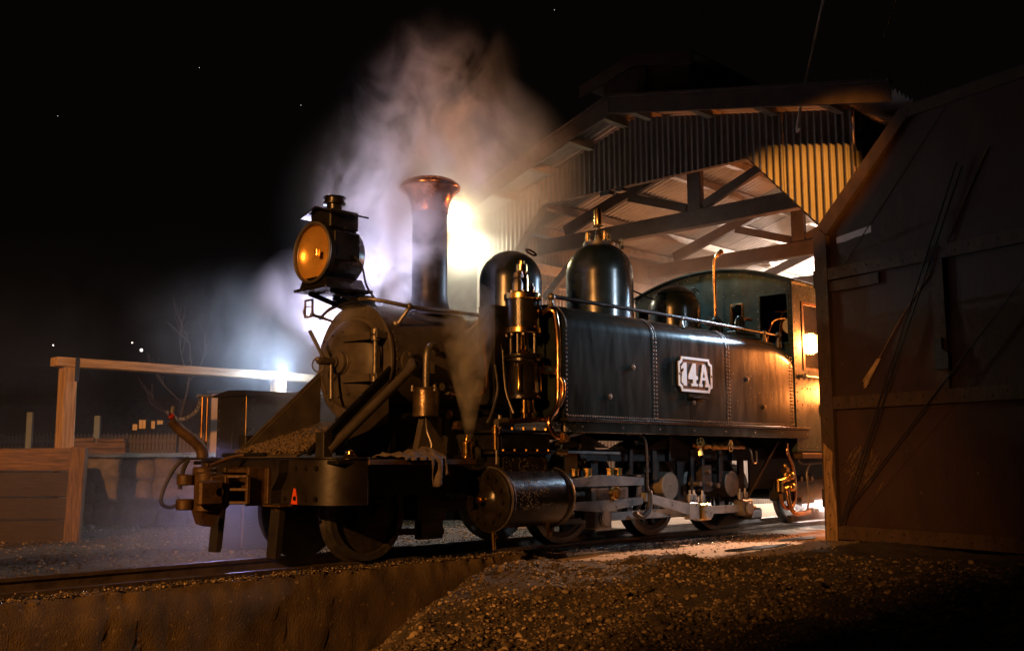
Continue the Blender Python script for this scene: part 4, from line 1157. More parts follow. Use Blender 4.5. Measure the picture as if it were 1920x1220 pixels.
hub = MB().lathe([(0, -0.335), (0.026, -0.335), (0.030, -0.325), (0.030, -0.19), (0.042, -0.188), (0.042, -0.168), (0.055, -0.165), (0.085, -0.155), (0.090, -0.145), (0.090, -0.128), (0.098, -0.120), (0.098, -0.108), (0.0, -0.10)], (0, 0.01, ZC - 0.008), (1, 0, 0), 28).build("locking_hub", soot, sd)
MB().cyl((-0.275, 0.01, ZC), (-0.275, 0.21, ZC + 0.245), 0.0135, 0.0165, 12, 0.003).build("locking_handle", dsteel, hub)
MB().cyl((-0.215, 0.005, ZC), (-0.215, -0.005, ZC - 0.30), 0.0135, 0.0185, 12, 0.003).build("locking_handle", dsteel, hub)
MB().torus((-0.30, 0.055, ZC - 0.035), (1, 0.35, 0), 0.055, 0.007, 22, 6).build("chain_ring", dsteel, hub)
g = MB(); g.sph((-0.335, 0.01, ZC), 0.022, 10, 8); g.cyl((-0.30, -0.02, ZC + 0.01), (-0.30, 0.04, ZC + 0.01), 0.014, n=8); g.build("hub_nut", dsteel, hub)
# saddle below the smokebox
MB().box(0.10, 0.95, -0.38, 0.38, 0.78, 1.10, 0.02).build("saddle", under, loco)
for s in (-1, 1):
    MB().prism([(s * .20, 1.05), (s * .42, 1.15), (s * .70, 0.95), (s * .70, 0.78), (s * .20, 0.78)], (0.62, 0, 0), (0, 1, 0), (0, 0, 1), 0.55).build("saddle_wing", under, loco)
    # brace from the smokebox side to the beam
    f = MB(); f.lathe([(0, 0), (0.085, 0), (0.088, 0.004), (0.088, 0.022), (0.05, 0.028), (0, 0.028)], (0.18, s * 0.462, 1.49), (0, s, 0.02), 24)
    fl_ = f.build("brace_flange", soot, loco)
    g = MB()
    for k in range(3):
        a = pi / 2 + 2 * pi * k / 3 + .3
        g.cyl((0.18 + 0.058 * cos(a), s * 0.485, 1.49 + 0.058 * sin(a)), (0.18 + 0.058 * cos(a), s * 0.515, 1.49 + 0.058 * sin(a)), 0.018, n=6)
    g.build("flange_bolt", soot, fl_, kind="stuff")
    MB().tube([(0.185, s * 0.48, 1.49), (0.15, s * 0.53, 1.455), (0.06, s * 0.545, 1.37), (-0.62, s * 0.53, 0.80)], 0.036, 12, 5).build("brace", soot, loco)
    MB().box(-0.68, -0.60, s * 0.45, s * 0.55, 0.752, 0.93, 0.006).build("brace_foot", under, loco)
# ash chute below the smokebox door
chute = MB()
for s in (-1, 1):
    chute.prism([(-0.005, 1.43), (-0.74, 0.775), (-0.72, 0.765), (0.0, 1.02)], (0, s * 0.44, 0), (1, 0, 0), (0, 0, 1), 0.014 * s)
chute.prism([(0.0, 1.055), (0.0, 1.03), (-0.80, 0.755), (-0.80, 0.775)], (0, -0.435, 0), (1, 0, 0), (0, 0, 1), 0) if False else None
chute.add([(0.0, -0.435, 1.045), (0.0, 0.435, 1.045), (-0.82, 0.435, 0.768), (-0.82, -0.435, 0.768), (0.0, -0.435, 1.03), (0.0, 0.435, 1.03), (-0.82, 0.435, 0.755), (-0.82, -0.435, 0.755)],
          [(0, 1, 2, 3), (7, 6, 5, 4), (3, 2, 6, 7), (0, 4, 5, 1)])
co = chute.build("ash_chute", soot, loco, 20)
MB().bar((0.0, -0.452, 1.437), (-0.745, -0.452, 0.785), 0.02, 0.03).build("chute_edge", black, co)
MB().bar((0.0, 0.452, 1.437), (-0.745, 0.452, 0.785), 0.02, 0.03).build("chute_edge", soot, co)
P_, s_ = [], []
for _ in range(2600):
    t = min(1, abs(random.gauss(0, 0.42))); x = -0.80 + t * 0.62; y = random.uniform(-0.42, 0.42)
    P_.append((x, y, 0.775 + (x + 0.80) * 0.337 + random.uniform(0, 0.03) * (1 - t))); s_.append(random.uniform(0.005, 0.014))
chips("cinders", P_, s_, cinderm, parent=loco)

# ---- front beam, guard irons, coupling
poly = [(-0.885, 0.70), (-0.885, -0.66)]
for k in range(9):
    a = k / 8 * pi / 2; poly.append((-0.885 + 0.285 * (1 - cos(a)), -0.66 - 0.29 * sin(a)))
beam_in = [(-0.60, -0.92), (-0.63, -0.90)]
outer = [(-0.60 if False else p[0], p[1]) for p in poly]
full = [(p[0], -p[1]) for p in poly[::-1]][:-1] + poly[1:]
full = [(-0.60, 0.95)] + [(p[0], -p[1]) for p in poly[1:]][::-1] + poly[1:]
inner = [(p[0] + 0.022, p[1] * 0.982) for p in full][::-1]
bm = MB().prism(full + inner, (0, 0, 0.432), (1, 0, 0), (0, 1, 0), 0.308).build("front_beam", beamp, loco, 30)
lip_o = [(p[0] - 0.016, p[1] * 1.016) for p in full]
MB().prism(lip_o + [(p[0] + 0.05, p[1] * 0.97) for p in full][::-1], (0, 0, 0.742), (1, 0, 0), (0, 1, 0), 0.012).build("beam_lip", black, bm, 30)
MB().box(-0.84, 0.42, -0.93, 0.93, 0.705, 0.733, 0.004).build("deck_plate", black, loco)
MB().box(-0.60, 0.42, -0.965, -0.931, 0.700, 0.738, 0.004).build("deck_edge", rust, loco)
MB().box(0.05, 0.18, -0.95, -0.9, 0.62, 0.70, 0.004).build("deck_bracket", rust, loco)
g = MB()
for y in (-0.52, -0.64, -0.74, -0.40, 0.30, 0.55):
    for z in (0.68, 0.475):
        X = -0.887 if y > -0.66 else -0.878
        g.dot((X, y, z), (-1, 0, 0), 0.020, 8)
o = g.build("rivets", black, bm)
o["kind"] = "stuff"
for s, lab in ((-1, None), (1, None)):
    g = MB()
    g.prism([(-0.975, 0.07), (-0.975, 0.10), (-0.945, 0.44), (-0.90, 0.44), (-0.93, 0.10), (-0.94, 0.07)], (0, s * 0.38 - 0.055, 0), (1, 0, 0), (0, 0, 1), -0.11)
    g.build("guard_iron", under, loco, 30)
MB().prism([(-0.90, 0.44), (-0.90, 0.30), (-0.98, 0.43)], (0, -0.42, 0), (1, 0, 0), (0, 0, 1), -0.02).build("guard_gusset", rust, loco)
MB().box(-1.0, -0.89, -0.50, -0.30, 0.418, 0.432, 0.002).build("step_ledge", rust, loco)
MB().prism([(0, 0.43), (0, 0.54), (0.05, 0.60), (0.085, 0.66), (0.085, 0.74), (0.10, 0.74), (0.10, 0.65), (0.065, 0.59), (0.016, 0.53), (0.016, 0.43)], (-0.888, -0.33, 0), (0, -1, 0), (0, 0, 1), 0.075).build("curved_lug", under, loco, 20)
MB().prism([(-0.475, 0.436), (-0.55, 0.436), (-0.545, 0.475), (-0.525, 0.54), (-0.505, 0.545), (-0.49, 0.49)], (-0.8862, 0, 0), (0, 1, 0), (0, 0, 1), -0.003).build("red_mark", orangep, bm)
MB().lathe([(0.07, 0), (0.07, 0.018), (0.05, 0.025), (0.042, 0.04), (0.03, 0.045), (0.028, 0.062), (0.012, 0.075), (0, 0.076)], (-0.56, -0.70, 0.7335), (0, 0, 1), 20).build("oil_cap", brass, loco)
# coupler
cp = MB()
cp.box(-1.16, -0.89, -0.04, 0.05, 0.505, 0.585, 0.012)
cp.build("coupler_shank", under, loco)
g = MB()
g.cyl((-1.36, 0.105, 0.395), (-1.36, 0.105, 0.47), 0.062, n=14, bev=.008)
g.cyl((-1.36, 0.105, 0.565), (-1.36, 0.105, 0.64), 0.062, n=14, bev=.008)
g.cyl((-1.28, -0.02, 0.385), (-1.28, -0.02, 0.655), 0.075, n=16, bev=.010)
g.cyl((-1.22, 0.10, 0.60), (-1.22, 0.10, 0.69), 0.085, n=16, bev=.012)
g.box(-1.30, -1.13, -0.10, 0.12, 0.40, 0.64, 0.02)
g.prism([(-1.34, .40), (-1.30, .30), (-1.24, .28), (-1.20, .35), (-1.16, .40)], (0, 0.06, 0), (1, 0, 0), (0, 0, 1), 0.12)
g.box(-1.40, -1.22, -0.16, -0.09, 0.43, 0.60, 0.015)
g.cyl((-1.25, -0.02, 0.52), (-1.25, -0.16, 0.52), 0.03, n=10)
g.build("coupler_head", rust, loco)
g = MB()
for z in (0.44, 0.55, 0.66): g.box(-1.02, -0.89, -0.17, 0.16, z - 0.012, z + 0.012, 0.004)
for y in (-0.16, 0.15): g.box(-1.04, -0.885, y - 0.018, y + 0.018, 0.42, 0.685, 0.004)
g.box(-0.91, -0.886, -0.22, 0.22, 0.43, 0.68, 0.004)
g.build("coupler_pocket", rust, loco)
g = MB()
for z in (0.445, 0.535, 0.625): g.bar((-1.17, -0.10, z), (-1.06, -0.215, z), 0.022, 0.022)
g.bar((-1.065, -0.21, 0.435), (-1.065, -0.21, 0.635), 0.028, 0.028, (1, 0, 0)); g.bar((-1.17, -0.10, 0.435), (-1.17, -0.10, 0.635), 0.03, 0.03, (1, 0, 0))
g.build("coupler_jaw", rust, loco)
MB().tube([(-0.92, 0.05, 0.775), (-1.0, 0.10, 0.76), (-1.10, 0.14, 0.72), (-1.18, 0.14, 0.68)], 0.014, 8).build("uncoupling_lever", rust, loco)
g = MB()
for k in range(5): g.torus((-1.19, 0.14, 0.70 - k * 0.03), (1, k % 2, 0), 0.016, 0.005, 10, 5)
g.build("chain", rust, loco)
MB().tube([(-0.93, 0.35, 0.775), (-0.93, -0.22, 0.775)], 0.014, 8).build("lever_bar", black, loco)
# air hose and stand on the far side of the beam
MB().box(-0.95, -0.55, 0.35, 0.97, 0.742, 0.756, 0.003).build("beam_top_plate", black, loco)
MB().tube([(-0.80, 0.86, 0.76), (-0.83, 0.87, 0.85), (-0.97, 0.93, 0.98), (-1.03, 0.95, 1.05)], lambda t: 0.048 - 0.010 * t, 12).build("brake_pipe", rust, loco)
g = MB(); g.sph((-1.03, 0.95, 1.08), 0.026, 10, 8); g.cyl((-1.05, 0.94, 1.08), (-0.985, 0.965, 1.065), 0.016, n=10); g.build("brake_cock", redp, loco)
g = MB(); g.cyl((-1.03, 0.95, 1.10), (-1.02, 0.95, 1.155), 0.014, n=8); g.cyl((-0.97, 0.95, 1.055), (-0.93, 0.94, 1.06), 0.014, n=8); g.cyl((-1.07, .93, 1.09), (-1.08, .93, 1.12), 0.010, n=8); g.build("cock_nut", steel, loco, kind="stuff")
MB().tube([(-0.90, 0.90, 0.76), (-0.98, 0.93, 0.70), (-1.06, 0.95, 0.55), (-1.09, 0.95, 0.42), (-1.02, 0.93, 0.38), (-0.95, 0.90, 0.42)], 0.015, 10).build("brake_hose", rubber, loco)
MB().tube([(-0.96, 0.80, 0.74), (-1.0, 0.80, 0.66), (-1.02, 0.80, 0.52)], 0.018, 8).build("brake_hose", rubber, loco)
for dx in (0.0, 0.045): MB().box(-0.80 + dx, -0.785 + dx, 0.90, 0.925, 0.745, 1.24, 0.003).build("hose_stand", copper, loco)
MB().cyl((-0.84, 0.91, 1.245), (-0.71, 0.91, 1.245), 0.012, n=8).build("stand_pin", steel, loco)
g = MB()
for k in range(13): g.torus((-0.80 - 0.012 * k + 0.03 * sin(k / 12 * pi), 0.925, 1.225 - k * 0.014 - 0.02 * sin(k / 12 * pi)), (1, k % 2, 0.3), 0.012, 0.0035, 10, 5)
g.build("chain", steel, loco)

# ---- chimney
chm = MB().lathe([(0.30, 1.93), (0.26, 1.965), (0.205, 1.985), (0.175, 2.02), (0.160, 2.07), (0.152, 2.13), (0.151, 2.86)], (0.80, 0, 0), (0, 0, 1), 40).build("chimney", chimp, loco)
capv = MB().lathe([(0.156, 2.845), (0.158, 2.87), (0.164, 2.91), (0.176, 2.955), (0.198, 3.0), (0.228, 3.035), (0.250, 3.05), (0.262, 3.063), (0.264, 3.08), (0.255, 3.098), (0.225, 3.122), (0.185, 3.140), (0.15, 3.142), (0.13, 3.12), (0.128, 2.8)], (0.80, 0, 0), (0, 0, 1), 48).build("chimney_cap", capcop, loco)
MB().torus((0.80, 0, 2.85), (0, 0, 1), 0.157, 0.007, 40, 6).build("cap_band", capcop, capv)

# ---- domes
def dome(X, r, z0, zt, name):
    h = r * 0.98; pr = [(r * 1.30, z0 - 0.16), (r * 1.12, z0 - 0.08), (r * 1.02, z0 - 0.02), (r, z0 + 0.04), (r, zt - h)]
    for k in range(1, 11):
        a = pi / 2 * k / 10; pr.append((r * cos(a), zt - h + h * sin(a)))
    pr[-1] = (0, zt)
    return MB().lathe(pr, (X, 0, 0), (0, 0, 1), 64).build(name, domep, loco)
d1 = dome(1.81, 0.29, 2.02, 2.665, "sand_dome")
MB().torus((1.92, -0.16, 2.645), (0.45, -0.3, 1), 0.052, 0.010, 22, 8).build("lifting_ring", black, d1)
d2 = dome(3.13, 0.344, 2.02, 2.94, "steam_dome")
d3 = dome(4.45, 0.288, 2.02, 2.655, "sand_dome")
MB().torus((4.62, -0.17, 2.60), (0.5, -0.45, 1), 0.05, 0.008, 22, 8).build("lifting_ring", black, d3)
MB().torus((4.45, 0, 2.55), (0, 0, 1), 0.225, 0.010, 40, 6).build("lid_rim", domep, d3)
# valves on the steam dome
vb = MB().lathe([(0, 2.90), (0.16, 2.90), (0.165, 2.915), (0.165, 2.935), (0.11, 2.945), (0.05, 2.95), (0.045, 2.99), (0, 2.99)], (3.13, 0, 0), (0, 0, 1), 28).build("valve_base", dsteel, loco)
MB().lathe([(0.03, 2.985), (0.036, 3.02), (0.022, 3.04), (0.034, 3.06), (0.02, 3.075), (0.018, 3.10), (0.06, 3.108), (0.062, 3.116), (0.014, 3.122), (0.012, 3.15)], (3.12, 0, 0), (0, 0, 1), 18).build("whistle_stem", dsteel, vb)
MB().lathe([(0.014, 3.128), (0.041, 3.13), (0.042, 3.135), (0.042, 3.285), (0.038, 3.292), (0.015, 3.296), (0.012, 3.308), (0, 3.31)], (3.12, 0, 0), (0, 0, 1), 22).build("whistle", brass, vb)
for (dx, dy) in ((-0.07, 0.09), (0.10, -0.04), (-0.02, -0.09), (0.12, 0.06)):
    MB().lathe([(0.026, 2.94), (0.030, 2.96), (0.024, 2.965), (0.024, 3.02), (0.016, 3.025), (0.016, 3.035), (0.022, 3.037), (0.022, 3.05), (0, 3.052)], (3.13 + dx, dy, 0), (0, 0, 1), 14).build("safety_valve", brass, vb)
g = MB(); g.cyl((3.24, -0.05, 2.975), (3.37, -0.09, 2.97), 0.012, n=8); g.torus((3.38, -0.09, 2.97), (1, -0.4, 0), 0.042, 0.007, 16, 6); g.cyl((3.36, -0.09, 2.92), (3.40, -0.10, 2.92), 0.02, n=8)
for k in range(12):
    a = 2 * pi * k / 12; g.cyl((3.13 + 0.145 * cos(a), 0.145 * sin(a), 2.935), (3.13 + 0.145 * cos(a), 0.145 * sin(a), 2.955), 0.012, n=6)
g.build("blower_valve", dsteel, vb)
MB().tube([(3.30, 0.20, 2.68), (4.2, 0.18, 2.52), (5.1, 0.15, 2.40)], 0.010, 6).build("whistle_cord", black, loco)
# pop valve pipe before the cab
MB().tube([(4.84, -0.28, 2.30), (4.84, -0.28, 2.55), (4.84, -0.28, 2.90), (4.86, -0.30, 3.00), (4.93, -0.33, 3.07)], lambda t: 0.020 + 0.010 * max(0, (t - 0.6) / 0.4), 10).build("exhaust_pipe", copper, loco)
for (x, y, r_) in ((4.84, -0.28, 0.085), (4.98, -0.5, 0.06)):
    g = MB(); g.lathe([(r_ * 1.25, 1.9), (r_ * 1.2, 2.12), (r_, 2.17), (r_, 2.25), (r_ * 0.6, 2.30), (0.022, 2.32), (0, 2.32)], (x, y, 0), (0, 0, 1), 20); g.build("valve_casing", domep, loco)
MB().tube([(4.96, -0.52, 2.10), (4.98, -0.52, 2.24), (5.03, -0.55, 2.28), (5.08, -0.60, 2.27)], 0.018, 8).build("steam_pipe", copper, loco)
g = MB(); g.cyl((4.62, -0.30, 2.23), (4.72, -0.30, 2.23), 0.03, n=10); g.torus((4.66, -0.32, 2.24), (1, 0, 0), 0.05, 0.008, 14, 6); g.build("stop_valve", dsteel, loco)
MB().box(4.7, 5.12, -0.62, -0.50, 2.06, 2.12, 0.006).build("tank_filler_rail", cabp, loco)

# ---- headlamp
hl = MB().lathe([(0.236, -0.42), (0.243, -0.415), (0.243, -0.37), (0.230, -0.365), (0.230, -0.09), (0.215, -0.07), (0.0, -0.065)], (0, 0, 2.33), (1, 0, 0), 48).build("headlamp", black, loco)
MB().torus((-0.42, 0, 2.33), (1, 0, 0), 0.232, 0.013, 48, 8).build("lens_rim", dsteel, hl)
MB().lathe([(0.222, -0.412), (0.19, -0.416), (0.10, -0.420), (0, -0.422)], (0, 0, 2.33), (1, 0, 0), 40).build("lens", lensg, hl)
MB().lathe([(0.224, -0.405), (0.21, -0.385), (0.17, -0.355), (0.10, -0.325), (0.05, -0.315), (0.0, -0.312)], (0, 0, 2.33), (1, 0, 0), 40).build("reflector", reflm, hl)
MB().cyl((-0.37, 0, 2.31), (-0.37, 0, 2.36), 0.022, n=12).build("lamp_burner", brass, hl)
MB().obox((-0.21, 0, 2.605), (1, 0, 0), (0, 1, 0), (0, 0, 1), 0.14, 0.13, 0.075, 0.008).build("lamp_top", black, hl)
MB().prism([(-0.19, 2.63), (0.0, 2.69), (0.19, 2.63), (0.19, 2.645), (0, 2.705), (-0.19, 2.645)], (-0.40, 0, 0), (0, 1, 0), (0, 0, 1), 0.38).build("lamp_roof", black, hl)
MB().lathe([(0.062, 2.66), (0.062, 2.74), (0.088, 2.745), (0.090, 2.76), (0.078, 2.765), (0.078, 2.79), (0.09, 2.795), (0.088, 2.805), (0.03, 2.82), (0, 2.82)], (-0.215, 0, 0), (0, 0, 1), 24).build("lamp_vent", black, hl)
MB().box(-0.38, -0.14, -0.235, -0.18, 2.26, 2.48, 0.004).build("lamp_door", black, hl)
MB().tube([(-0.30, -0.238, 2.50), (-0.27, -0.256, 2.52), (-0.20, -0.256, 2.52), (-0.17, -0.238, 2.50)], 0.007, 6).build("door_handle", black, hl)
MB().prism([(-0.14, 2.14), (0.14, 2.14), (0.19, 2.06), (-0.19, 2.06)], (-0.40, 0, 0), (0, 1, 0), (0, 0, 1), 0.36).build("lamp_base", black, hl)
MB().box(-0.44, 0.02, -0.21, 0.21, 2.035, 2.058, 0.004).build("lamp_platform", black, loco)
g = MB()
for (x, y) in ((-0.10, -0.14), (-0.10, 0.14)): g.bar((x, y, 2.036), (0.10, y, 1.93), 0.03, 0.05); g.bar((-0.34, y, 2.036), (0.02, y, 1.95), 0.02, 0.04)
g.box(-0.05, 0.12, -0.12, 0.12, 1.96, 2.034, 0.006)
g.build("lamp_bracket", black, loco)
MB().tube([(-0.19, -0.235, 2.30), (-0.13, -0.255, 2.22), (-0.07, -0.24, 2.08), (0.02, -0.25, 1.975)], 0.009, 8).build("lamp_cable", rubber, loco)
# handrail over the smokebox
MB().tube([(-0.06, 0.38, 1.88), (-0.06, 0.25, 1.945), (-0.06, 0.05, 1.985), (-0.07, -0.16, 1.985), (-0.05, -0.28, 1.975), (0.05, -0.38, 1.95), (0.19, -0.45, 1.925), (0.55, -0.47, 1.925), (0.95, -0.48, 1.925), (1.25, -0.50, 1.925)], 0.016, 10).build("smokebox_handrail", dsteel, loco)
for (x, y, z) in ((0.19, -0.45, 1.925), (0.95, -0.48, 1.925)):
    g = MB(); g.sph((x, y, z), 0.028, 12, 8); d = V(0, -0.75, 0.66); g.tube([(x, y, z), (x - 0.03, y + 0.02, z - 0.06), (x - 0.06, -0.38, 1.79)], 0.014, 8); g.dot((x - 0.06, -0.365, 1.795), d, 0.035, 10); g.build("rail_stanchion", dsteel, loco)
# marker lamp bracket on the far side
MB().tube([(-0.22, 0.26, 1.90), (-0.22, 0.26, 2.0), (-0.22, 0.27, 2.012), (-0.22, 0.35, 2.012), (-0.22, 0.36, 2.0), (-0.22, 0.36, 1.89), (-0.22, 0.35, 1.88), (-0.22, 0.27, 1.88), (-0.22, 0.26, 1.90)], 0.010, 8, 3).build("marker_bracket", dsteel, loco)
MB().torus((-0.23, 0.30, 1.915), (1, 0.5, 0), 0.045, 0.006, 18, 6).build("marker_ring", dsteel, loco)
MB().bar((-0.21, 0.30, 1.90), (0.02, 0.30, 1.86), 0.02, 0.025).build("bracket_arm", dsteel, loco)

# ---- side tanks
ZT, ZB = 2.02, 1.075
def tank_section(X, s):
    if X > 4.70:
        t = (X - 4.70) / (5.13 - 4.70); top = ZT - 0.095 * t ** 2.0; R = 0.20 + 0.03 * t
    else:
        top, R = ZT, 0.20
    q = [(0.50, ZB), (1.05, ZB)]
    for k in range(9):
        a = k / 8 * pi / 2
        q.append((1.05 - R + R * cos(a), top - R + R * sin(a)))
    q += [(0.50, top + 0.004)]
    return [(X, s * p[0], p[1]) for p in q]
Xs = [1.33] + list(np.linspace(1.36, 4.55, 9)) + list(np.linspace(4.63, 5.13, 7))
for s in (-1, 1):
    g = MB(); n = None
    for X in Xs:
        r = tank_section(X, s); n = len(r); g.v += r
    for i in range(len(Xs) - 1):
        for k in range(n):
            a, b = i * n + k, i * n + (k + 1) % n
            q = (a, b, b + n, a + n); g.f.append(q if s > 0 else q[::-1])
    f0 = tuple(range(n)); f1 = tuple(range((len(Xs) - 1) * n, len(Xs) * n))
    g.f += [f0[::-1] if s > 0 else f0, f1 if s > 0 else f1[::-1]]
    tk = g.build("side_tank", tankp, loco, 40)
    if s < 0: tank = tk
def tank_front(X, arc=True):
    pts = line((X, -1.051, 1.10), (X, -1.051, 1.82), 21)
    r = tank_section(X, -1)
    for k in range(2, 9):
        a, b = V(r[k]), V(r[k + 1]); pts += [a, (a + b) / 2]
    return pts
g = MB()
for X, dbl in ((1.365, 0), (2.575, 1), (2.615, 1), (3.80, 1), (3.84, 1), (5.095, 0), (5.06, 0)):
    for i, p in enumerate(tank_front(X)):
        nrm = V(0, -1, 0) if p.z <= 1.82 else (p - V(p.x, -0.85, 1.82)).normalized()
        g.dot(p + nrm * 0.001, nrm, 0.0095, 6)
for p in line((1.38, -1.051, 1.092), (5.10, -1.051, 1.092), 118): g.dot(p, (0, -1, 0), 0.0092, 6)
o = g.build("rivets", dsteel, tank); o["kind"] = "stuff"
for X in (2.595, 3.82):
    g = MB(); r0 = tank_section(X - 0.045, -1); r1 = tank_section(X + 0.045, -1); k0 = len(r0)
    sel = range(1, k0)
    for r in (r0, r1):
        for k in sel:
            p = V(r[k]); nr = V(0, -1, 0) if k == 1 else (p - V(p.x, -0.85, 1.82)).normalized()
            if k == k0 - 1: nr = V(0, 0, 1)
            g.v.append(tuple(p + nr * 0.0025))
    m = len(list(sel))
    for k in range(m - 1): g.f.append((k, k + 1, m + k + 1, m + k))
    g.build("seam_strip", tankp, tank)
for (x, z) in ((2.263, 1.541), (1.931, 1.269), (3.201, 1.267), (4.172, 1.536), (4.49, 1.267)):
    g = MB(); g.cyl((x, -1.05, z), (x, -1.062, z), 0.026, n=6); g.dot((x, -1.062, z), (0, -1, 0), 0.020, 8); g.build("stay_bolt", dsteel, tank)
g = MB()
for _ in range(46): 
    x = random.uniform(3.85, 5.05); z = random.uniform(1.3, 1.8); g.dot((x, -1.05, z), (0, -1, 0), random.uniform(0.002, 0.004), 5)
o = g.build("paint_specks", whitep, tank); o["kind"] = "stuff"
# footplate valance under the tank
MB().box(1.30, 5.36, -1.115, 1.115, 1.045, 1.072, 0.004).build("footplate", black, loco)
MB().box(1.42, 5.34, -1.10, -1.06, 0.955, 1.043, 0.004).build("valance", tankp, loco)
MB().box(1.42, 5.34, 1.06, 1.10, 0.955, 1.043, 0.004).build("valance", tankp, loco)
MB().prism([(1.30, 1.02), (1.42, 0.957), (1.42, 0.97), (1.30, 1.035)], (0, -1.06, 0), (1, 0, 0), (0, 0, 1), 0.04).build("valance_end", tankp, loco)
g = MB()
for x in line((1.5, 0, 0), (5.3, 0, 0), 8): g.dot((x.x, -1.101, 1.0), (0, -1, 0), 0.010, 6)
o = g.build("rivets", dsteel, loco); o["kind"] = "stuff"
# handrail on the tank
hr = MB().tube([(1.30, -0.95, 2.075), (3.18, -0.95, 2.080), (5.02, -0.95, 2.062)], 0.018, 10).build("tank_handrail", black, loco)
for x, b in ((1.30, 1), (3.18, 0), (4.72, 0), (5.02, 1)):
    g = MB(); g.sph((x, -0.95, 2.07), 0.034 if b else 0.028, 12, 8); g.cyl((x, -0.95, 1.985 if x < 4.6 else 1.93), (x, -0.95, 2.06), 0.024, 0.014, 10); g.cyl((x, -0.95, 1.985 if x < 4.6 else 1.93), (x, -0.95, 2.012), 0.035, 0.026, 10); g.build("rail_stanchion", dsteel, hr)

# ---- number plate 14A
def notched(w, h, r, n=6):
    q = []
    for (sx, sy, a0) in ((1, 1, -90), (-1, 1, 0), (-1, -1, 90), (1, -1, 180)):
        cx, cy = sx * w, sy * h
        seq = []
        for k in range(n + 1):
            a = radians(a0 - 90 * k / n)
            seq.append((cx + r * cos(a), cy + r * sin(a)))
        q.append((sx, sy, seq))
    out = []
    for sx, sy, seq in q:
        ins = [(x, y) for x, y in seq if abs(x) <= w + 1e-6 and abs(y) <= h + 1e-6]
        out.append((sx, sy, ins))
    return out
def plate_outline(w, h, r):
    pts = []
    for (sx, sy) in ((1, 1), (-1, 1), (-1, -1), (1, -1)):
        cx, cy = sx * w, sy * h
        arc = []
        for k in range(7):
            a = pi / 2 * k / 6
            arc.append((cx - sx * r * sin(a), cy - sy * r * cos(a)))
        # arc runs from (cx, cy - r) to (cx - r, cy)
        if (sx, sy) in ((1, 1), (-1, -1)): pts += arc
        else: pts += arc[::-1]
    return pts
NC = (3.20, 1.523)
pl = MB().prism([(NC[0] + p[0], NC[1] + p[1]) for p in plate_outline(0.282, 0.163, 0.050)], (0, -1.060, 0), (1, 0, 0), (0, 0, 1), 0.018).build("number_plate", plateb, loco, 0)
a = [(NC[0] + p[0], NC[1] + p[1]) for p in plate_outline(0.282, 0.163, 0.050)]; b = [(NC[0] + p[0], NC[1] + p[1]) for p in plate_outline(0.258, 0.139, 0.046)]
n = len(a); g = MB()
vs = [(p[0], -1.0786, p[1]) for p in a] + [(p[0], -1.0786, p[1]) for p in b] + [(p[0], -1.086, p[1]) for p in a] + [(p[0], -1.086, p[1]) for p in b]
fs = []
for i in range(n):
    j = (i + 1) % n
    fs += [(2 * n + i, 2 * n + j, 3 * n + j, 3 * n + i), (i, j, 2 * n + j, 2 * n + i), (n + j, n + i, 3 * n + i, 3 * n + j)]
g.add(vs, fs); g.build("plate_border", whitep, pl, 0)
def glyph(polys, x0, name):
    g = MB()
    for p in polys: g.prism([(NC[0] + x0 + a, NC[1] + b) for a, b in p], (0, -1.0786, 0), (1, 0, 0), (0, 0, 1), 0.008)
    return g.build(name, whitep, pl, 0)
H = 0.108
glyph([[(0.035, -H), (0.085, -H), (0.085, H), (0.045, H), (0.0, H * 0.62), (0.0, H * 0.38), (0.035, H * 0.55)],
       ] , -0.235, "numeral")
g = MB(); g.lathe([(0.030, 0), (0.030, 0.0078), (0, 0.0078)], (NC[0] - 0.205, -1.0787, NC[1] - 0.062), (0, -1, 0), 16); g.prism([(NC[0] - 0.235, NC[1] - 0.06), (NC[0] - 0.175, NC[1] - 0.06), (NC[0] - 0.190, NC[1] + 0.02), (NC[0] - 0.220, NC[1] + 0.02)], (0, -1.0787, 0), (1, 0, 0), (0, 0, 1), 0.0076); g.build("numeral_tail", whitep, pl, 0)
glyph([[(0.0, -0.045), (0.0, -0.015), (0.075, H), (0.125, H), (0.125, -0.008), (0.155, -0.008), (0.155, -0.045), (0.125, -0.045), (0.125, -0.082), (0.150, -0.082), (0.150, -H), (0.045, -H), (0.045, -0.082), (0.075, -0.082), (0.075, -0.045)]], -0.120, "numeral")
bpy.data.objects.remove(bpy.data.objects["numeral.001"]) if False else None
g = MB()
for p in ([(0.0, -H), (0.0, -0.080), (0.016, -0.080), (0.066, H), (0.112, H), (0.090, 0.060), (0.044, -0.080), (0.062, -0.080), (0.062, -H)],
          [(0.104, H), (0.1125, H), (0.172, -0.080), (0.190, -0.080), (0.190, -H), (0.108, -H), (0.108, -0.080), (0.124, -0.080), (0.0845, 0.050)],
          [(0.055, -0.045), (0.064, -0.018), (0.115, -0.018), (0.122, -0.045)]):
    g.prism([(NC[0] + 0.052 + a, NC[1] + b) for a, b in p], (0, -1.0786 - 0.0003 * len(p) / 9, 0), (1, 0, 0), (0, 0, 1), 0.008)
g.build("letter", whitep, pl, 0)
for x in (-0.268, 0.268): MB().dot((NC[0] + x, -1.087, NC[1]), (0, -1, 0), 0.012, 8).build("plate_screw", dsteel, pl)
MB().box(3.10, 3.38, -1.075, -1.052, 1.318, 1.345, 0.003).build("lamp_iron", tankp, tank)
MB().box(3.10, 3.36, -1.13, -1.06, 1.300, 1.316, 0.003).build("lamp_iron_shelf", tankp, tank)

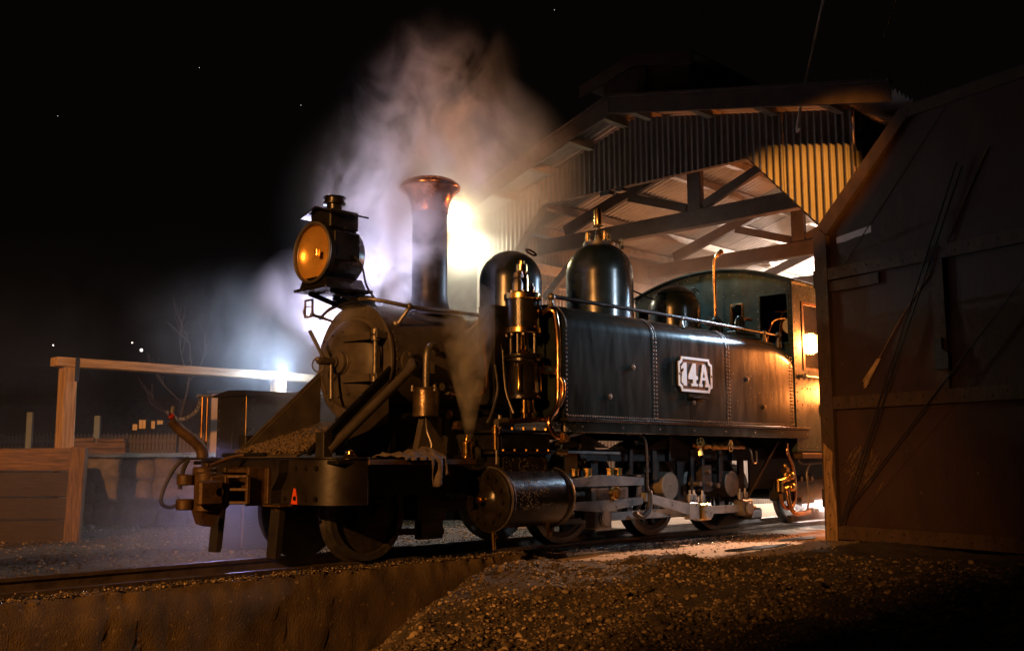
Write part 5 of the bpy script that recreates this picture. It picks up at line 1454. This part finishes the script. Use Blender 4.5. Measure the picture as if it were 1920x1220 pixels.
# ---- air pump
PX, PY = 1.112, -0.80
pu = MB().lathe([(0.142, 1.80), (0.142, 2.04)], (PX, PY, 0), (0, 0, 1), 36).build("air_pump", oily, loco)
for (z0, z1) in ((1.755, 1.805), (2.035, 2.085)):
    MB().lathe([(0.0, z0), (0.150, z0), (0.156, z0 + .006), (0.156, z1 - .006), (0.150, z1), (0, z1)], (PX, PY, 0), (0, 0, 1), 36).build("brass_band", brass, pu)
MB().lathe([(0.11, 2.086), (0.115, 2.10), (0.07, 2.11), (0, 2.11)], (PX, PY, 0), (0, 0, 1), 24).build("pump_head", oily, pu)
g = MB(); g.lathe([(0.058, 2.11), (0.058, 2.24), (0.045, 2.25), (0.04, 2.27), (0.05, 2.275), (0.05, 2.33), (0.04, 2.335), (0.024, 2.34), (0.024, 2.365), (0, 2.37)], (PX - 0.01, PY, 0), (0, 0, 1), 10); g.build("governor", brass, pu)
g = MB(); g.lathe([(0.03, 2.10), (0.035, 2.16), (0.022, 2.17), (0.022, 2.19), (0, 2.20)], (PX + 0.10, PY, 0), (0, 0, 1), 8); g.lathe([(0.04, 2.09), (0.045, 2.16), (0.025, 2.20), (0.04, 2.21), (0.03, 2.25), (0, 2.26)], (PX - 0.10, PY - 0.04, 0), (0, 0, 1), 8)
for k in range(8):
    a = 2 * pi * k / 8; g.cyl((PX + .13 * cos(a), PY + .13 * sin(a), 2.085), (PX + .13 * cos(a), PY + .13 * sin(a), 2.105), .012, n=6); g.cyl((PX + .13 * cos(a), PY + .13 * sin(a), 1.735), (PX + .13 * cos(a), PY + .13 * sin(a), 1.755), .013, n=6)
g.cyl((PX - 0.06, PY - .05, 2.22), (PX - 0.10, PY - .07, 2.26), 0.016, n=8); g.build("pump_fittings", dsteel, pu, kind="stuff")
for k in range(4):
    a = 2 * pi * k / 4 + 0.35; MB().cyl((PX + .105 * cos(a), PY + .105 * sin(a), 1.585), (PX + .105 * cos(a), PY + .105 * sin(a), 1.756), 0.012, n=8).build("pump_pillar", dsteel, pu)
g = MB(); g.cyl((PX, PY, 1.56), (PX, PY, 1.76), 0.020, n=12); g.lathe([(0.07, 1.585), (0.055, 1.61), (0.03, 1.63), (0.03, 1.66), (0, 1.66)], (PX, PY, 0), (0, 0, 1), 16); g.build("pump_rod", brass, pu)
MB().lathe([(0, 1.55), (0.165, 1.55), (0.168, 1.555), (0.168, 1.578), (0.16, 1.585), (0, 1.585)], (PX, PY, 0), (0, 0, 1), 32).build("pump_flange", oily, pu)
MB().lathe([(0.138, 1.22), (0.150, 1.225), (0.150, 1.25), (0.135, 1.262), (0.128, 1.28), (0.128, 1.50), (0.14, 1.52), (0.150, 1.53), (0.150, 1.549)], (PX, PY, 0), (0, 0, 1), 36).build("pump_cylinder", oily, pu)
for a in (-2.6, -0.35, 0.9):
    MB().lathe([(0.018, 1.28), (0.022, 1.30), (0.018, 1.32), (0.018, 1.47), (0.024, 1.48), (0.012, 1.50), (0, 1.50)], (PX + .152 * cos(a), PY + .152 * sin(a), 0), (0, 0, 1), 10).build("pump_valve", brass, pu)
for dx, dy in ((-0.045, -0.06), (0.06, -0.03)):
    MB().lathe([(0.028, 1.22), (0.028, 1.15), (0.038, 1.145), (0.038, 1.11), (0.022, 1.10), (0.022, 1.05), (0, 1.05)][::-1], (PX + dx, PY + dy, 0), (0, 0, 1), 10).build("pump_drain", brass, pu)
MB().box(0.92, 1.30, -0.66, -0.47, 1.18, 2.0, 0.01).build("pump_bracket", under, loco)
MB().tube([(1.24, -0.90, 1.935), (1.245, -0.96, 1.952), (1.255, -1.0, 1.945), (1.27, -1.02, 1.90), (1.30, -1.02, 1.70), (1.30, -1.02, 1.40), (1.295, -1.02, 1.22), (1.25, -1.03, 1.13), (1.17, -1.04, 1.06), (1.16, -1.045, 0.99), (1.21, -1.05, 0.925), (1.28, -1.05, 0.91)], 0.024, 12).build("delivery_pipe", copper, loco)
MB().tube([(1.20, -0.95, 1.46), (1.25, -0.97, 1.46), (1.29, -1.0, 1.43), (1.32, -1.05, 1.36), (1.32, -1.05, 1.25), (1.28, -1.04, 1.16)], 0.020, 10).build("delivery_pipe", copper, loco)
g = MB(); g.cyl((1.19, -0.95, 1.46), (1.25, -0.97, 1.46), 0.034, n=6); g.cyl((1.245, -0.97, 1.46), (1.285, -0.99, 1.45), 0.030, n=6); g.build("pipe_union", brass, loco)
g = MB(); g.cyl((1.27, -1.05, .912), (1.36, -1.05, .905), 0.034, n=6); g.cyl((1.29, -1.05, .91), (1.33, -1.05, .908), 0.042, n=6); g.build("pipe_union", brass, loco)
MB().tube([(1.36, -1.05, .906), (1.44, -1.05, .93), (1.60, -1.05, 0.965)], 0.013, 8).build("small_pipe", dsteel, loco)
MB().tube([(0.80, -0.90, 1.03), (1.0, -0.93, 1.045), (1.22, -1.0, 1.06)], 0.020, 10).build("suction_pipe", copper, loco)
g = MB(); g.cyl((0.70, -0.90, 1.02), (0.82, -0.90, 1.035), 0.03, n=8); g.cyl((0.74, -0.90, 0.98), (0.74, -0.90, 1.08), 0.018, n=8); g.build("pipe_union", dsteel, loco)
MB().cyl((1.40, -1.0, 0.96), (1.40, -1.0, 1.045), 0.035, n=10).build("drain_plug", dsteel, loco)
# pipes along the boiler side
for pts, r, m in (([(0.92, -0.58, 1.78), (0.87, -0.60, 1.72), (0.84, -0.62, 1.62), (0.85, -0.64, 1.40), (0.80, -0.66, 1.28), (0.66, -0.66, 1.24), (0.45, -0.64, 1.24)], 0.015, copper),
                  ([(1.02, -0.62, 1.80), (1.0, -0.70, 1.50), (0.98, -0.78, 1.20), (0.93, -0.85, 1.0)], 0.014, oily),
                  ([(0.93, -0.66, 1.5), (0.90, -0.72, 1.30), (0.82, -0.74, 1.12), (0.76, -0.74, 1.02)], 0.013, dsteel),
                  ([(0.96, -0.72, 1.62), (0.95, -0.76, 1.30), (0.96, -0.84, 1.10)], 0.010, dsteel),
                  ([(1.24, -0.80, 1.60), (1.30, -0.84, 1.56), (1.30, -0.88, 1.40)], 0.006, copper)):
    MB().tube(pts, r, 8).build("oil_pipe" if r < 0.014 else "steam_pipe", m, loco)
# lubricator can on its bracket
lb = MB().lathe([(0, 1.06), (0.098, 1.06), (0.102, 1.065), (0.102, 1.265), (0.108, 1.268), (0.110, 1.28), (0.098, 1.285), (0.03, 1.29), (0, 1.29)], (0.235, -0.60, 0), (0, 0, 1), 32).build("lubricator", M("old_tin", (0.20, 0.15, 0.10), 0.30, 0.85, 0.4, 9, 0.15, 30), loco)
for a in (0.5, 2.6, 4.7): MB().cyl((0.235 + .105 * cos(a), -0.60 + .105 * sin(a), 1.255), (0.235 + .105 * cos(a), -0.60 + .105 * sin(a), 1.30), 0.014, n=8).build("lid_screw", dsteel, lb)
MB().tube([(0.235, -0.60, 1.28), (0.235, -0.60, 1.45), (0.245, -0.60, 1.56), (0.30, -0.58, 1.615), (0.40, -0.53, 1.61), (0.46, -0.46, 1.58)], 0.027, 12).build("lubricator_pipe", dsteel, loco)
MB().prism([(0.12, 0.74), (0.44, 0.74), (0.40, 0.86), (0.28, 1.06), (0.20, 1.06)], (0, -0.62, 0), (1, 0, 0), (0, 0, 1), -0.06).build("lubricator_stand", soot, loco, 0)
MB().tube([(0.20, -0.64, 1.06), (0.16, -0.70, 0.95), (0.17, -0.74, 0.84), (0.14, -0.72, 0.76)], 0.009, 6).build("drip_pipe", dsteel, loco)
MB().box(0.33, 0.40, -0.52, -0.46, 1.40, 1.50, 0.006).build("sight_glass", dsteel, loco)
MB().cyl((0.42, -0.50, 1.30), (0.42, -0.58, 1.30), 0.032, n=8).build("side_valve", dsteel, loco); MB().cyl((0.50, -0.52, 1.24), (0.50, -0.60, 1.24), 0.028, n=6).build("side_valve", dsteel, loco)
MB().cyl((0.44, -0.56, 1.10), (0.44, -0.64, 1.08), 0.04, n=6).build("side_valve", rust, loco); MB().cyl((0.52, -0.6, 1.0), (0.52, -0.68, 1.0), 0.035, n=8).build("side_valve", rust, loco)
MB().lathe([(0.045, 0.74), (0.050, 0.75), (0.050, 0.775), (0.040, 0.78), (0.040, 0.84), (0.046, 0.845), (0.046, 0.87), (0.024, 0.88), (0.02, 0.90), (0.012, 0.905), (0.012, 0.925), (0, 0.93)], (0.50, -0.78, 0), (0, 0, 1), 18).build("steam_cock", brass, loco)
MB().lathe([(0, 0), (0.05, 0), (0.055, 0.01), (0.055, 0.03), (0, 0.03)], (0.56, -0.80, 0.78), (1, -0.3, 0), 18).build("cock_flange", under, loco)

# ---- cab
CX = 5.15
def roofarc(y): return 2.675 + 0.215 * (1 - (y / 1.06) ** 2)
def sheet(rects, holes, mk):
    pass
cab = MB()
ycuts = [-1.05, -1.0, -0.665, -0.43, -0.30, 0.30, 0.43, 0.665, 1.0, 1.05]
zc = [0.82, 2.0, 2.10, 2.47, 2.535, 2.67]
def hole(y0, y1, z0, z1):
    y = abs((y0 + y1) / 2)
    if 0.665 < y < 1.0 and z0 >= 1.99 and z1 <= 2.54: return True
    if 0.30 < y < 0.43 and z0 >= 2.09 and z1 <= 2.48: return True
    return False
for y0, y1 in zip(ycuts, ycuts[1:]):
    for z0, z1 in zip(zc, zc[1:]):
        if not hole(y0, y1, z0, z1): cab.box(CX, CX + 0.012, y0, y1, z0, z1, 0)
arc = [(y, roofarc(y)) for y in np.linspace(-1.05, 1.05, 21)]
cab.prism([(-1.05, 2.67)] + arc + [(1.05, 2.67)], (CX, 0, 0), (0, 1, 0), (0, 0, 1), 0.012)
cf = cab.build("cab_front", cabp, loco, 20)
for (y0, y1, z0, z1) in ((-1.0, -0.665, 2.0, 2.535), (-0.43, -0.30, 2.10, 2.47), (0.30, 0.43, 2.10, 2.47), (0.665, 1.0, 2.0, 2.535)):
    g = MB()
    g.box(CX - 0.010, CX + 0.002, y0 - 0.018, y0, z0 - 0.018, z1 + 0.018, 0.002); g.box(CX - 0.010, CX + 0.002, y1, y1 + 0.018, z0 - 0.018, z1 + 0.018, 0.002)
    g.box(CX - 0.011, CX + 0.002, y0, y1, z0 - 0.018, z0, 0.002); g.box(CX - 0.011, CX + 0.002, y0, y1, z1, z1 + 0.018, 0.002)
    w = g.build("window", copper if abs(y0) < 0.5 else cabp, cf)
    if abs(y0) < 0.5: MB().box(CX + 0.004, CX + 0.007, y0, y1, z0, z1, 0).build("pane", glass, w)
g = MB()
for y in np.linspace(-1.0, 1.0, 15): g.dot((CX - 0.001, y, roofarc(y) - 0.045), (-1, 0, 0), 0.011, 6)
for z in np.linspace(1.95, 2.62, 9):
    g.dot((CX - 0.001, -1.028, z), (-1, 0, 0), 0.010, 6); g.dot((CX - 0.001, -0.638, z), (-1, 0, 0), 0.010, 6)
for y in np.linspace(-0.98, -0.2, 7): g.dot((CX - 0.001, y, 2.585), (-1, 0, 0), 0.010, 6)
o = g.build("rivets", dsteel, cf); o["kind"] = "stuff"
for s in (-1, 1):
    g = MB(); y0, y1 = s * 1.050, s * 1.062
    XB = 7.0
    xc = [CX, 5.38, 5.80, 6.05, 6.75, XB]; zz = [0.82, 1.735, 2.43, 2.67]
    for a, b in zip(xc, xc[1:]):
        for z0, z1 in zip(zz, zz[1:]):
            if z0 == 1.735 and a == 5.38: continue
            g.box(a, b, min(y0, y1), max(y0, y1), z0, z1, 0)
    cs = g.build("cab_side", cabp, loco, 20)
    if s < 0: cabside = cs
    g = MB()
    Y = s * 1.062; Y2 = s * 1.072
    for (a, b, z0, z1) in ((5.335, 5.378, 1.70, 2.465), (5.802, 5.845, 1.70, 2.465), (5.378, 5.802, 1.70, 1.733), (5.378, 5.802, 2.432, 2.465)):
        g.box(a, b, min(Y, Y2), max(Y, Y2), z0, z1, 0.003)
    w = g.build("window", M("varnished_frame", (0.16, 0.07, 0.03), 0.25, 0, 0.3, 8, 0.05, 30, coat=0.6) if s < 0 else bpy.data.materials["varnished_frame"], cs)
    MB().box(5.38, 5.80, s * 1.054, s * 1.058, 1.735, 2.43, 0).build("pane", glass, w)
    MB().box(5.38, 5.80, s * 1.02, s * 1.05, 1.90, 1.93, 0.002).build("sash_bar", bpy.data.materials["varnished_frame"], w)
    MB().box(5.74, 5.77, s * 1.02, s * 1.05, 1.735, 2.43, 0.002).build("sash_bar", bpy.data.materials["varnished_frame"], w)
g = MB()
for z in np.linspace(0.88, 2.6, 19): g.dot((5.19, -1.063, z), (0, -1, 0), 0.010, 6)
for x in np.linspace(5.24, 6.6, 13):
    for z in (2.62, 1.60, 0.86): g.dot((x, -1.063, z), (0, -1, 0), 0.010, 6)
for x in (5.30, 5.42, 5.48, 5.60, 5.72):
    for z in (2.53, 1.50, 1.32): g.dot((x, -1.063, z), (0, -1, 0), 0.009, 6)
o = g.build("rivets", dsteel, cabside); o["kind"] = "stuff"
g = MB(); g.sph((5.29, -1.10, 1.63), 0.03, 10, 8); g.cyl((5.26, -1.062, 1.63), (5.26, -1.11, 1.63), 0.018, n=8); g.cyl((5.29, -1.10, 1.63), (6.0, -1.10, 1.625), 0.014, n=8); g.build("cab_handrail", steel, cabside)
bd = MB().lathe([(0, 0), (0.092, 0), (0.092, 0.006), (0, 0.006)], (5.765, -1.063, 1.275), (0, -1, 0), 32).build("badge", plateb, cabside)
g = MB()
for R1, R0 in ((0.092, 0.078), (0.054, 0.048)):
    g.lathe([(R0, 0.006), (R0, 0.011), (R1, 0.011), (R1, 0.006)][::-1], (5.765, -1.063, 1.275), (0, -1, 0), 32)
for (x0, polys) in ((-0.040, [[(0, .028), (.011, .028), (.020, -.008), (.029, .028), (.040, .028), (.025, -.03), (.015, -.03)]]),
                    (0.006, [[(0, -.03), (0, .028), (.010, .028), (.010, -.03)], [(.010, .028), (.028, .028), (.032, .018), (.032, .004), (.026, -.004), (.034, -.03), (.023, -.03), (.016, -.004), (.010, -.004), (.010, .005), (.020, .005), (.022, .012), (.020, .019), (.010, .019)]])):
    for p in polys: g.prism([(5.765 + x0 + a, 1.275 + b) for a, b in p], (0, -1.0692, 0), (1, 0, 0), (0, 0, 1), 0.005)
g.build("badge_lettering", whitep, bd, 0)
# cab roof, floor, back
g = MB()
ys = np.linspace(-1.12, 1.12, 25)
prof = [(y, roofarc(y) + 0.006) for y in ys] + [(y, roofarc(y) + 0.022) for y in ys[::-1]]
g.prism(prof, (CX - 0.05, 0, 0), (0, 1, 0), (0, 0, 1), 2.0); g.build("cab_roof", cabp, loco, 20)
MB().box(CX + 0.02, 7.0, -1.04, 1.04, 0.80, 0.86).build("cab_floor", under, loco)
MB().prism([(-1.05, 0.82), (1.05, 0.82)] + [(y, roofarc(y)) for y in np.linspace(1.05, -1.05, 15)], (6.98, 0, 0), (0, 1, 0), (0, 0, 1), 0.02).build("cab_back", under, loco)
MB().box(5.2, 7.2, -1.09, 1.09, 0.74, 0.80, 0.006).build("cab_sill", rust, loco)
MB().cyl((CX + 0.02, 0, ZC + 0.1), (5.55, 0, ZC + 0.1), 0.58, n=36).build("firebox_back", under, loco)
ga = MB().lathe([(0, 0), (0.10, 0), (0.10, 0.02), (0.092, 0.024), (0.09, 0.016), (0, 0.016)], (5.62, -0.78, 2.24), (-1, -0.2, 0), 24).build("gauge", brass, loco)
MB().lathe([(0, 0.0165), (0.088, 0.0165)], (5.62, -0.78, 2.24), (-1, -0.2, 0), 24).build("gauge_dial", whitep, ga)
MB().cyl((5.603, -0.783, 2.24), (5.598, -0.784, 2.24), 0.03, n=14).build("gauge_hub", plateb, ga)
for pts in ([(5.7, -0.6, 2.1), (5.6, -0.7, 2.4), (5.65, -0.9, 2.45)], [(5.7, -0.8, 2.0), (5.62, -0.86, 2.35), (5.6, -0.6, 2.42)], [(5.5, -0.5, 1.9), (5.55, -0.6, 2.3), (5.7, -0.9, 2.3)]):
    MB().tube(pts, 0.014, 8).build("cab_pipe", copper, loco)
MB().lathe([(0, 0), (0.05, 0.005), (0.075, 0.03), (0.08, 0.07), (0.05, 0.09), (0, 0.095)], (5.5, -0.36, 2.24), (0, 0, 1), 20).build("cab_lantern", brass, loco)

# ---- rag on the deck
rag = MB(); nu, nv = 44, 22
for i in range(nu):
    for j in range(nv):
        u = i / (nu - 1); v = j / (nv - 1)
        x = -0.30 + 0.40 * u + 0.03 * fbm(u * 4, v * 4, 1)
        hang = max(0.0, min(1.0, (u - 0.62) / 0.10)) * (1 - 0.5 * max(0, (u - 0.8) / 0.2))
        if v < 0.55:
            y = -0.62 - 0.34 * (v / 0.55); z = 0.740 + 0.045 * sin(pi * min(1, v / 0.6)) * (0.4 + u) + 0.06 * max(0, fbm(u * 7, v * 6, 4) + 0.12)
        else:
            k = (v - 0.55) / 0.45
            y = -0.978 - 0.022 * sin(u * 31 + k * 1.5) * k ** 0.5 - 0.02 * fbm(u * 9, v * 6, 2)
            z = 0.752 - k * (0.02 + 0.19 * hang) 
        rag.v.append((x, y, z))
for i in range(nu - 1):
    for j in range(nv - 1):
        a = i * nv + j; rag.f.append((a, a + nv, a + nv + 1, a + 1))
ro = rag.build("rag", cloth, None, 70); tag(ro, "crumpled pale cloth hanging over the edge of the front deck", "cloth")
sm = ro.modifiers.new("thickness", 'SOLIDIFY'); sm.thickness = 0.006

# ================================================================== STEAM
def steam(name, hull, centre, radii, dens, nscale, lo, hi, label_seed=0.0, shear=(0, 0, 0), zgrow=0.0, aniso=0.25, col=(1, 1, 1), power=1.0, sharp=1.0):
    """a closed hull filled with vapour: density is noise times a soft fall-off from an (optionally leaning, widening) axis"""
    m = bpy.data.materials.new(name + "_vapour"); m.use_nodes = True
    nt = m.node_tree; N, L = nt.nodes, nt.links
    for x in list(N):
        if x.type != 'OUTPUT_MATERIAL': N.remove(x)
    out = [x for x in N if x.type == 'OUTPUT_MATERIAL'][0]
    pv = N.new("ShaderNodeVolumePrincipled")
    pv.inputs["Color"].default_value = (*col, 1); pv.inputs["Anisotropy"].default_value = aniso
    tc = N.new("ShaderNodeTexCoord"); sep = N.new("ShaderNodeSeparateXYZ"); L.new(tc.outputs["Object"], sep.inputs[0])
    def math(op, a, b=None, c_=None, clamp=False):
        n = N.new("ShaderNodeMath"); n.operation = op; n.use_clamp = clamp
        for i, v in enumerate((a, b, c_)):
            if v is None: continue
            if isinstance(v, (int, float)): n.inputs[i].default_value = v
            else: L.new(v, n.inputs[i])
        return n.outputs[0]
    zr = math('SUBTRACT', sep.outputs[2], centre[2])
    grow = math('ADD', math('MULTIPLY', zr, zgrow), 1.0)
    dx = math('DIVIDE', math('SUBTRACT', sep.outputs[0], math('ADD', math('MULTIPLY', zr, shear[0]), centre[0])), math('MULTIPLY', grow, radii[0]))
    dy = math('DIVIDE', math('SUBTRACT', sep.outputs[1], math('ADD', math('MULTIPLY', zr, shear[1]), centre[1])), math('MULTIPLY', grow, radii[1]))
    dz = math('DIVIDE', zr, radii[2])
    r2 = math('ADD', math('ADD', math('MULTIPLY', dx, dx), math('MULTIPLY', dy, dy)), math('MULTIPLY', dz, dz))
    fall = math('POWER', math('SUBTRACT', 1.0, math('SQRT', r2), clamp=True), power)
    mp = N.new("ShaderNodeMapping"); mp.inputs["Location"].default_value = (label_seed, label_seed * 0.7, 0); mp.inputs["Scale"].default_value = (1, 1, 0.72)
    L.new(tc.outputs["Object"], mp.inputs[0])
    nz = N.new("ShaderNodeTexNoise"); nz.inputs["Scale"].default_value = nscale; nz.inputs["Detail"].default_value = 6; nz.inputs["Roughness"].default_value = 0.60; nz.inputs["Distortion"].default_value = 1.0
    L.new(mp.outputs[0], nz.inputs["Vector"])
    mr = N.new("ShaderNodeMapRange"); mr.inputs[1].default_value = lo; mr.inputs[2].default_value = hi
    L.new(nz.outputs["Fac"], mr.inputs[0])
    L.new(math('MULTIPLY', math('MULTIPLY', fall, mr.outputs[0]), dens), pv.inputs["Density"])
    L.new(pv.outputs[0], out.inputs["Volume"])
    o = hull.build(name, m, None, 0); o["kind"] = "stuff"
    return o
def ell_hull(ce, rad, n=20, m=12):
    g = MB().sph((0, 0, 0), 1.0, n, m)
    g.v = [(ce[0] + v[0] * rad[0], ce[1] + v[1] * rad[1], ce[2] + v[2] * rad[2]) for v in g.v]
    return g
# main plume rising behind and round the chimney
h = MB().lathe([(0, 1.45), (0.55, 1.45), (0.75, 2.0), (1.15, 3.0), (1.6, 4.0), (2.0, 5.4), (0, 5.5)], (0, 0, 0), (0, 0, 1), 24)
h.v = [(v[0] * 1.05 + 0.42 + 0.26 * (v[2] - 1.5), v[1] * 0.85 + 0.25 - 0.05 * (v[2] - 1.5), v[2]) for v in h.v]
steam("steam_plume", h, (0.36, 0.10, 2.10), (0.74, 0.70, 2.75), 9.5, 2.4, 0.475, 0.64, 1.3, (0.28, -0.03, 0), 0.32, 0.1, power=1.9)
steam("drifting_plume", ell_hull((1.8, 0.5, 3.45), (1.35, 1.0, 1.1)), (1.8, 0.5, 3.45), (1.35, 1.0, 1.1), 2.6, 1.7, 0.42, 0.68, 11.3, power=1.3)
# drifting vapour low on the far side
steam("drifting_steam", ell_hull((-0.2, 3.2, 0.7), (4.2, 3.2, 2.6)), (-0.2, 3.2, 0.7), (4.2, 3.2, 2.6), 0.085, 1.0, 0.36, 0.70, 4.1, power=1.7)
steam("ground_steam", ell_hull((-0.6, 0.9, 0.2), (1.3, 1.2, 0.75)), (-0.6, 0.9, 0.2), (1.3, 1.2, 0.75), 0.8, 1.6, 0.34, 0.70, 6.0, power=1.3)
steam("boiler_steam", ell_hull((0.25, 0.85, 1.8), (0.75, 0.65, 0.85)), (0.25, 0.85, 1.8), (0.75, 0.65, 0.85), 3.0, 2.2, 0.36, 0.66, 9.0, power=1.3)
steam("beam_mist", ell_hull((2.5, 5.3, 2.35), (1.9, 1.3, 1.1)), (2.5, 5.3, 2.35), (1.9, 1.3, 1.1), 0.65, 1.4, 0.34, 0.70, 13.0, power=1.5)
# mist added round the eave lamp to spread its glare
steam("lamp_glare_mist", ell_hull((4.0, 3.1, 3.85), (0.9, 0.9, 0.9)), (4.0, 3.1, 3.85), (0.9, 0.9, 0.9), 5.5, 1.2, 0.0, 0.6, 8.0, power=1.6)
steam("lamp_glare_mist", ell_hull((3.5, 2.8, 3.6), (2.2, 2.0, 1.9)), (3.5, 2.8, 3.6), (2.2, 2.0, 1.9), 0.38, 1.2, 0.05, 0.6, 8.0, power=1.3)
# warm vapour inside the shed
steam("shed_steam", ell_hull((6.2, 1.3, 3.0), (1.35, 1.9, 1.5)), (6.2, 1.3, 3.0), (1.35, 1.9, 1.5), 0.30, 1.3, 0.30, 0.72, 2.2, power=1.0)
# thin jet from the brass cock
h = MB().lathe([(0, 0.90), (0.03, 0.90), (0.10, 1.2), (0.20, 1.6), (0.30, 2.0), (0, 2.15)], (0.50, -0.80, 0), (0, 0, 1), 16)
steam("steam_jet", h, (0.50, -0.80, 0.95), (0.07, 0.07, 1.25), 24.0, 5.5, 0.40, 0.66, 3.3, zgrow=4.4, power=1.2)
# leaking steam by the cab step
steam("leaking_steam", ell_hull((5.75, -1.0, 0.22), (0.55, 0.45, 0.26)), (5.75, -1.0, 0.22), (0.55, 0.45, 0.26), 2.4, 5.0, 0.3, 0.65, 5.3, power=0.8)
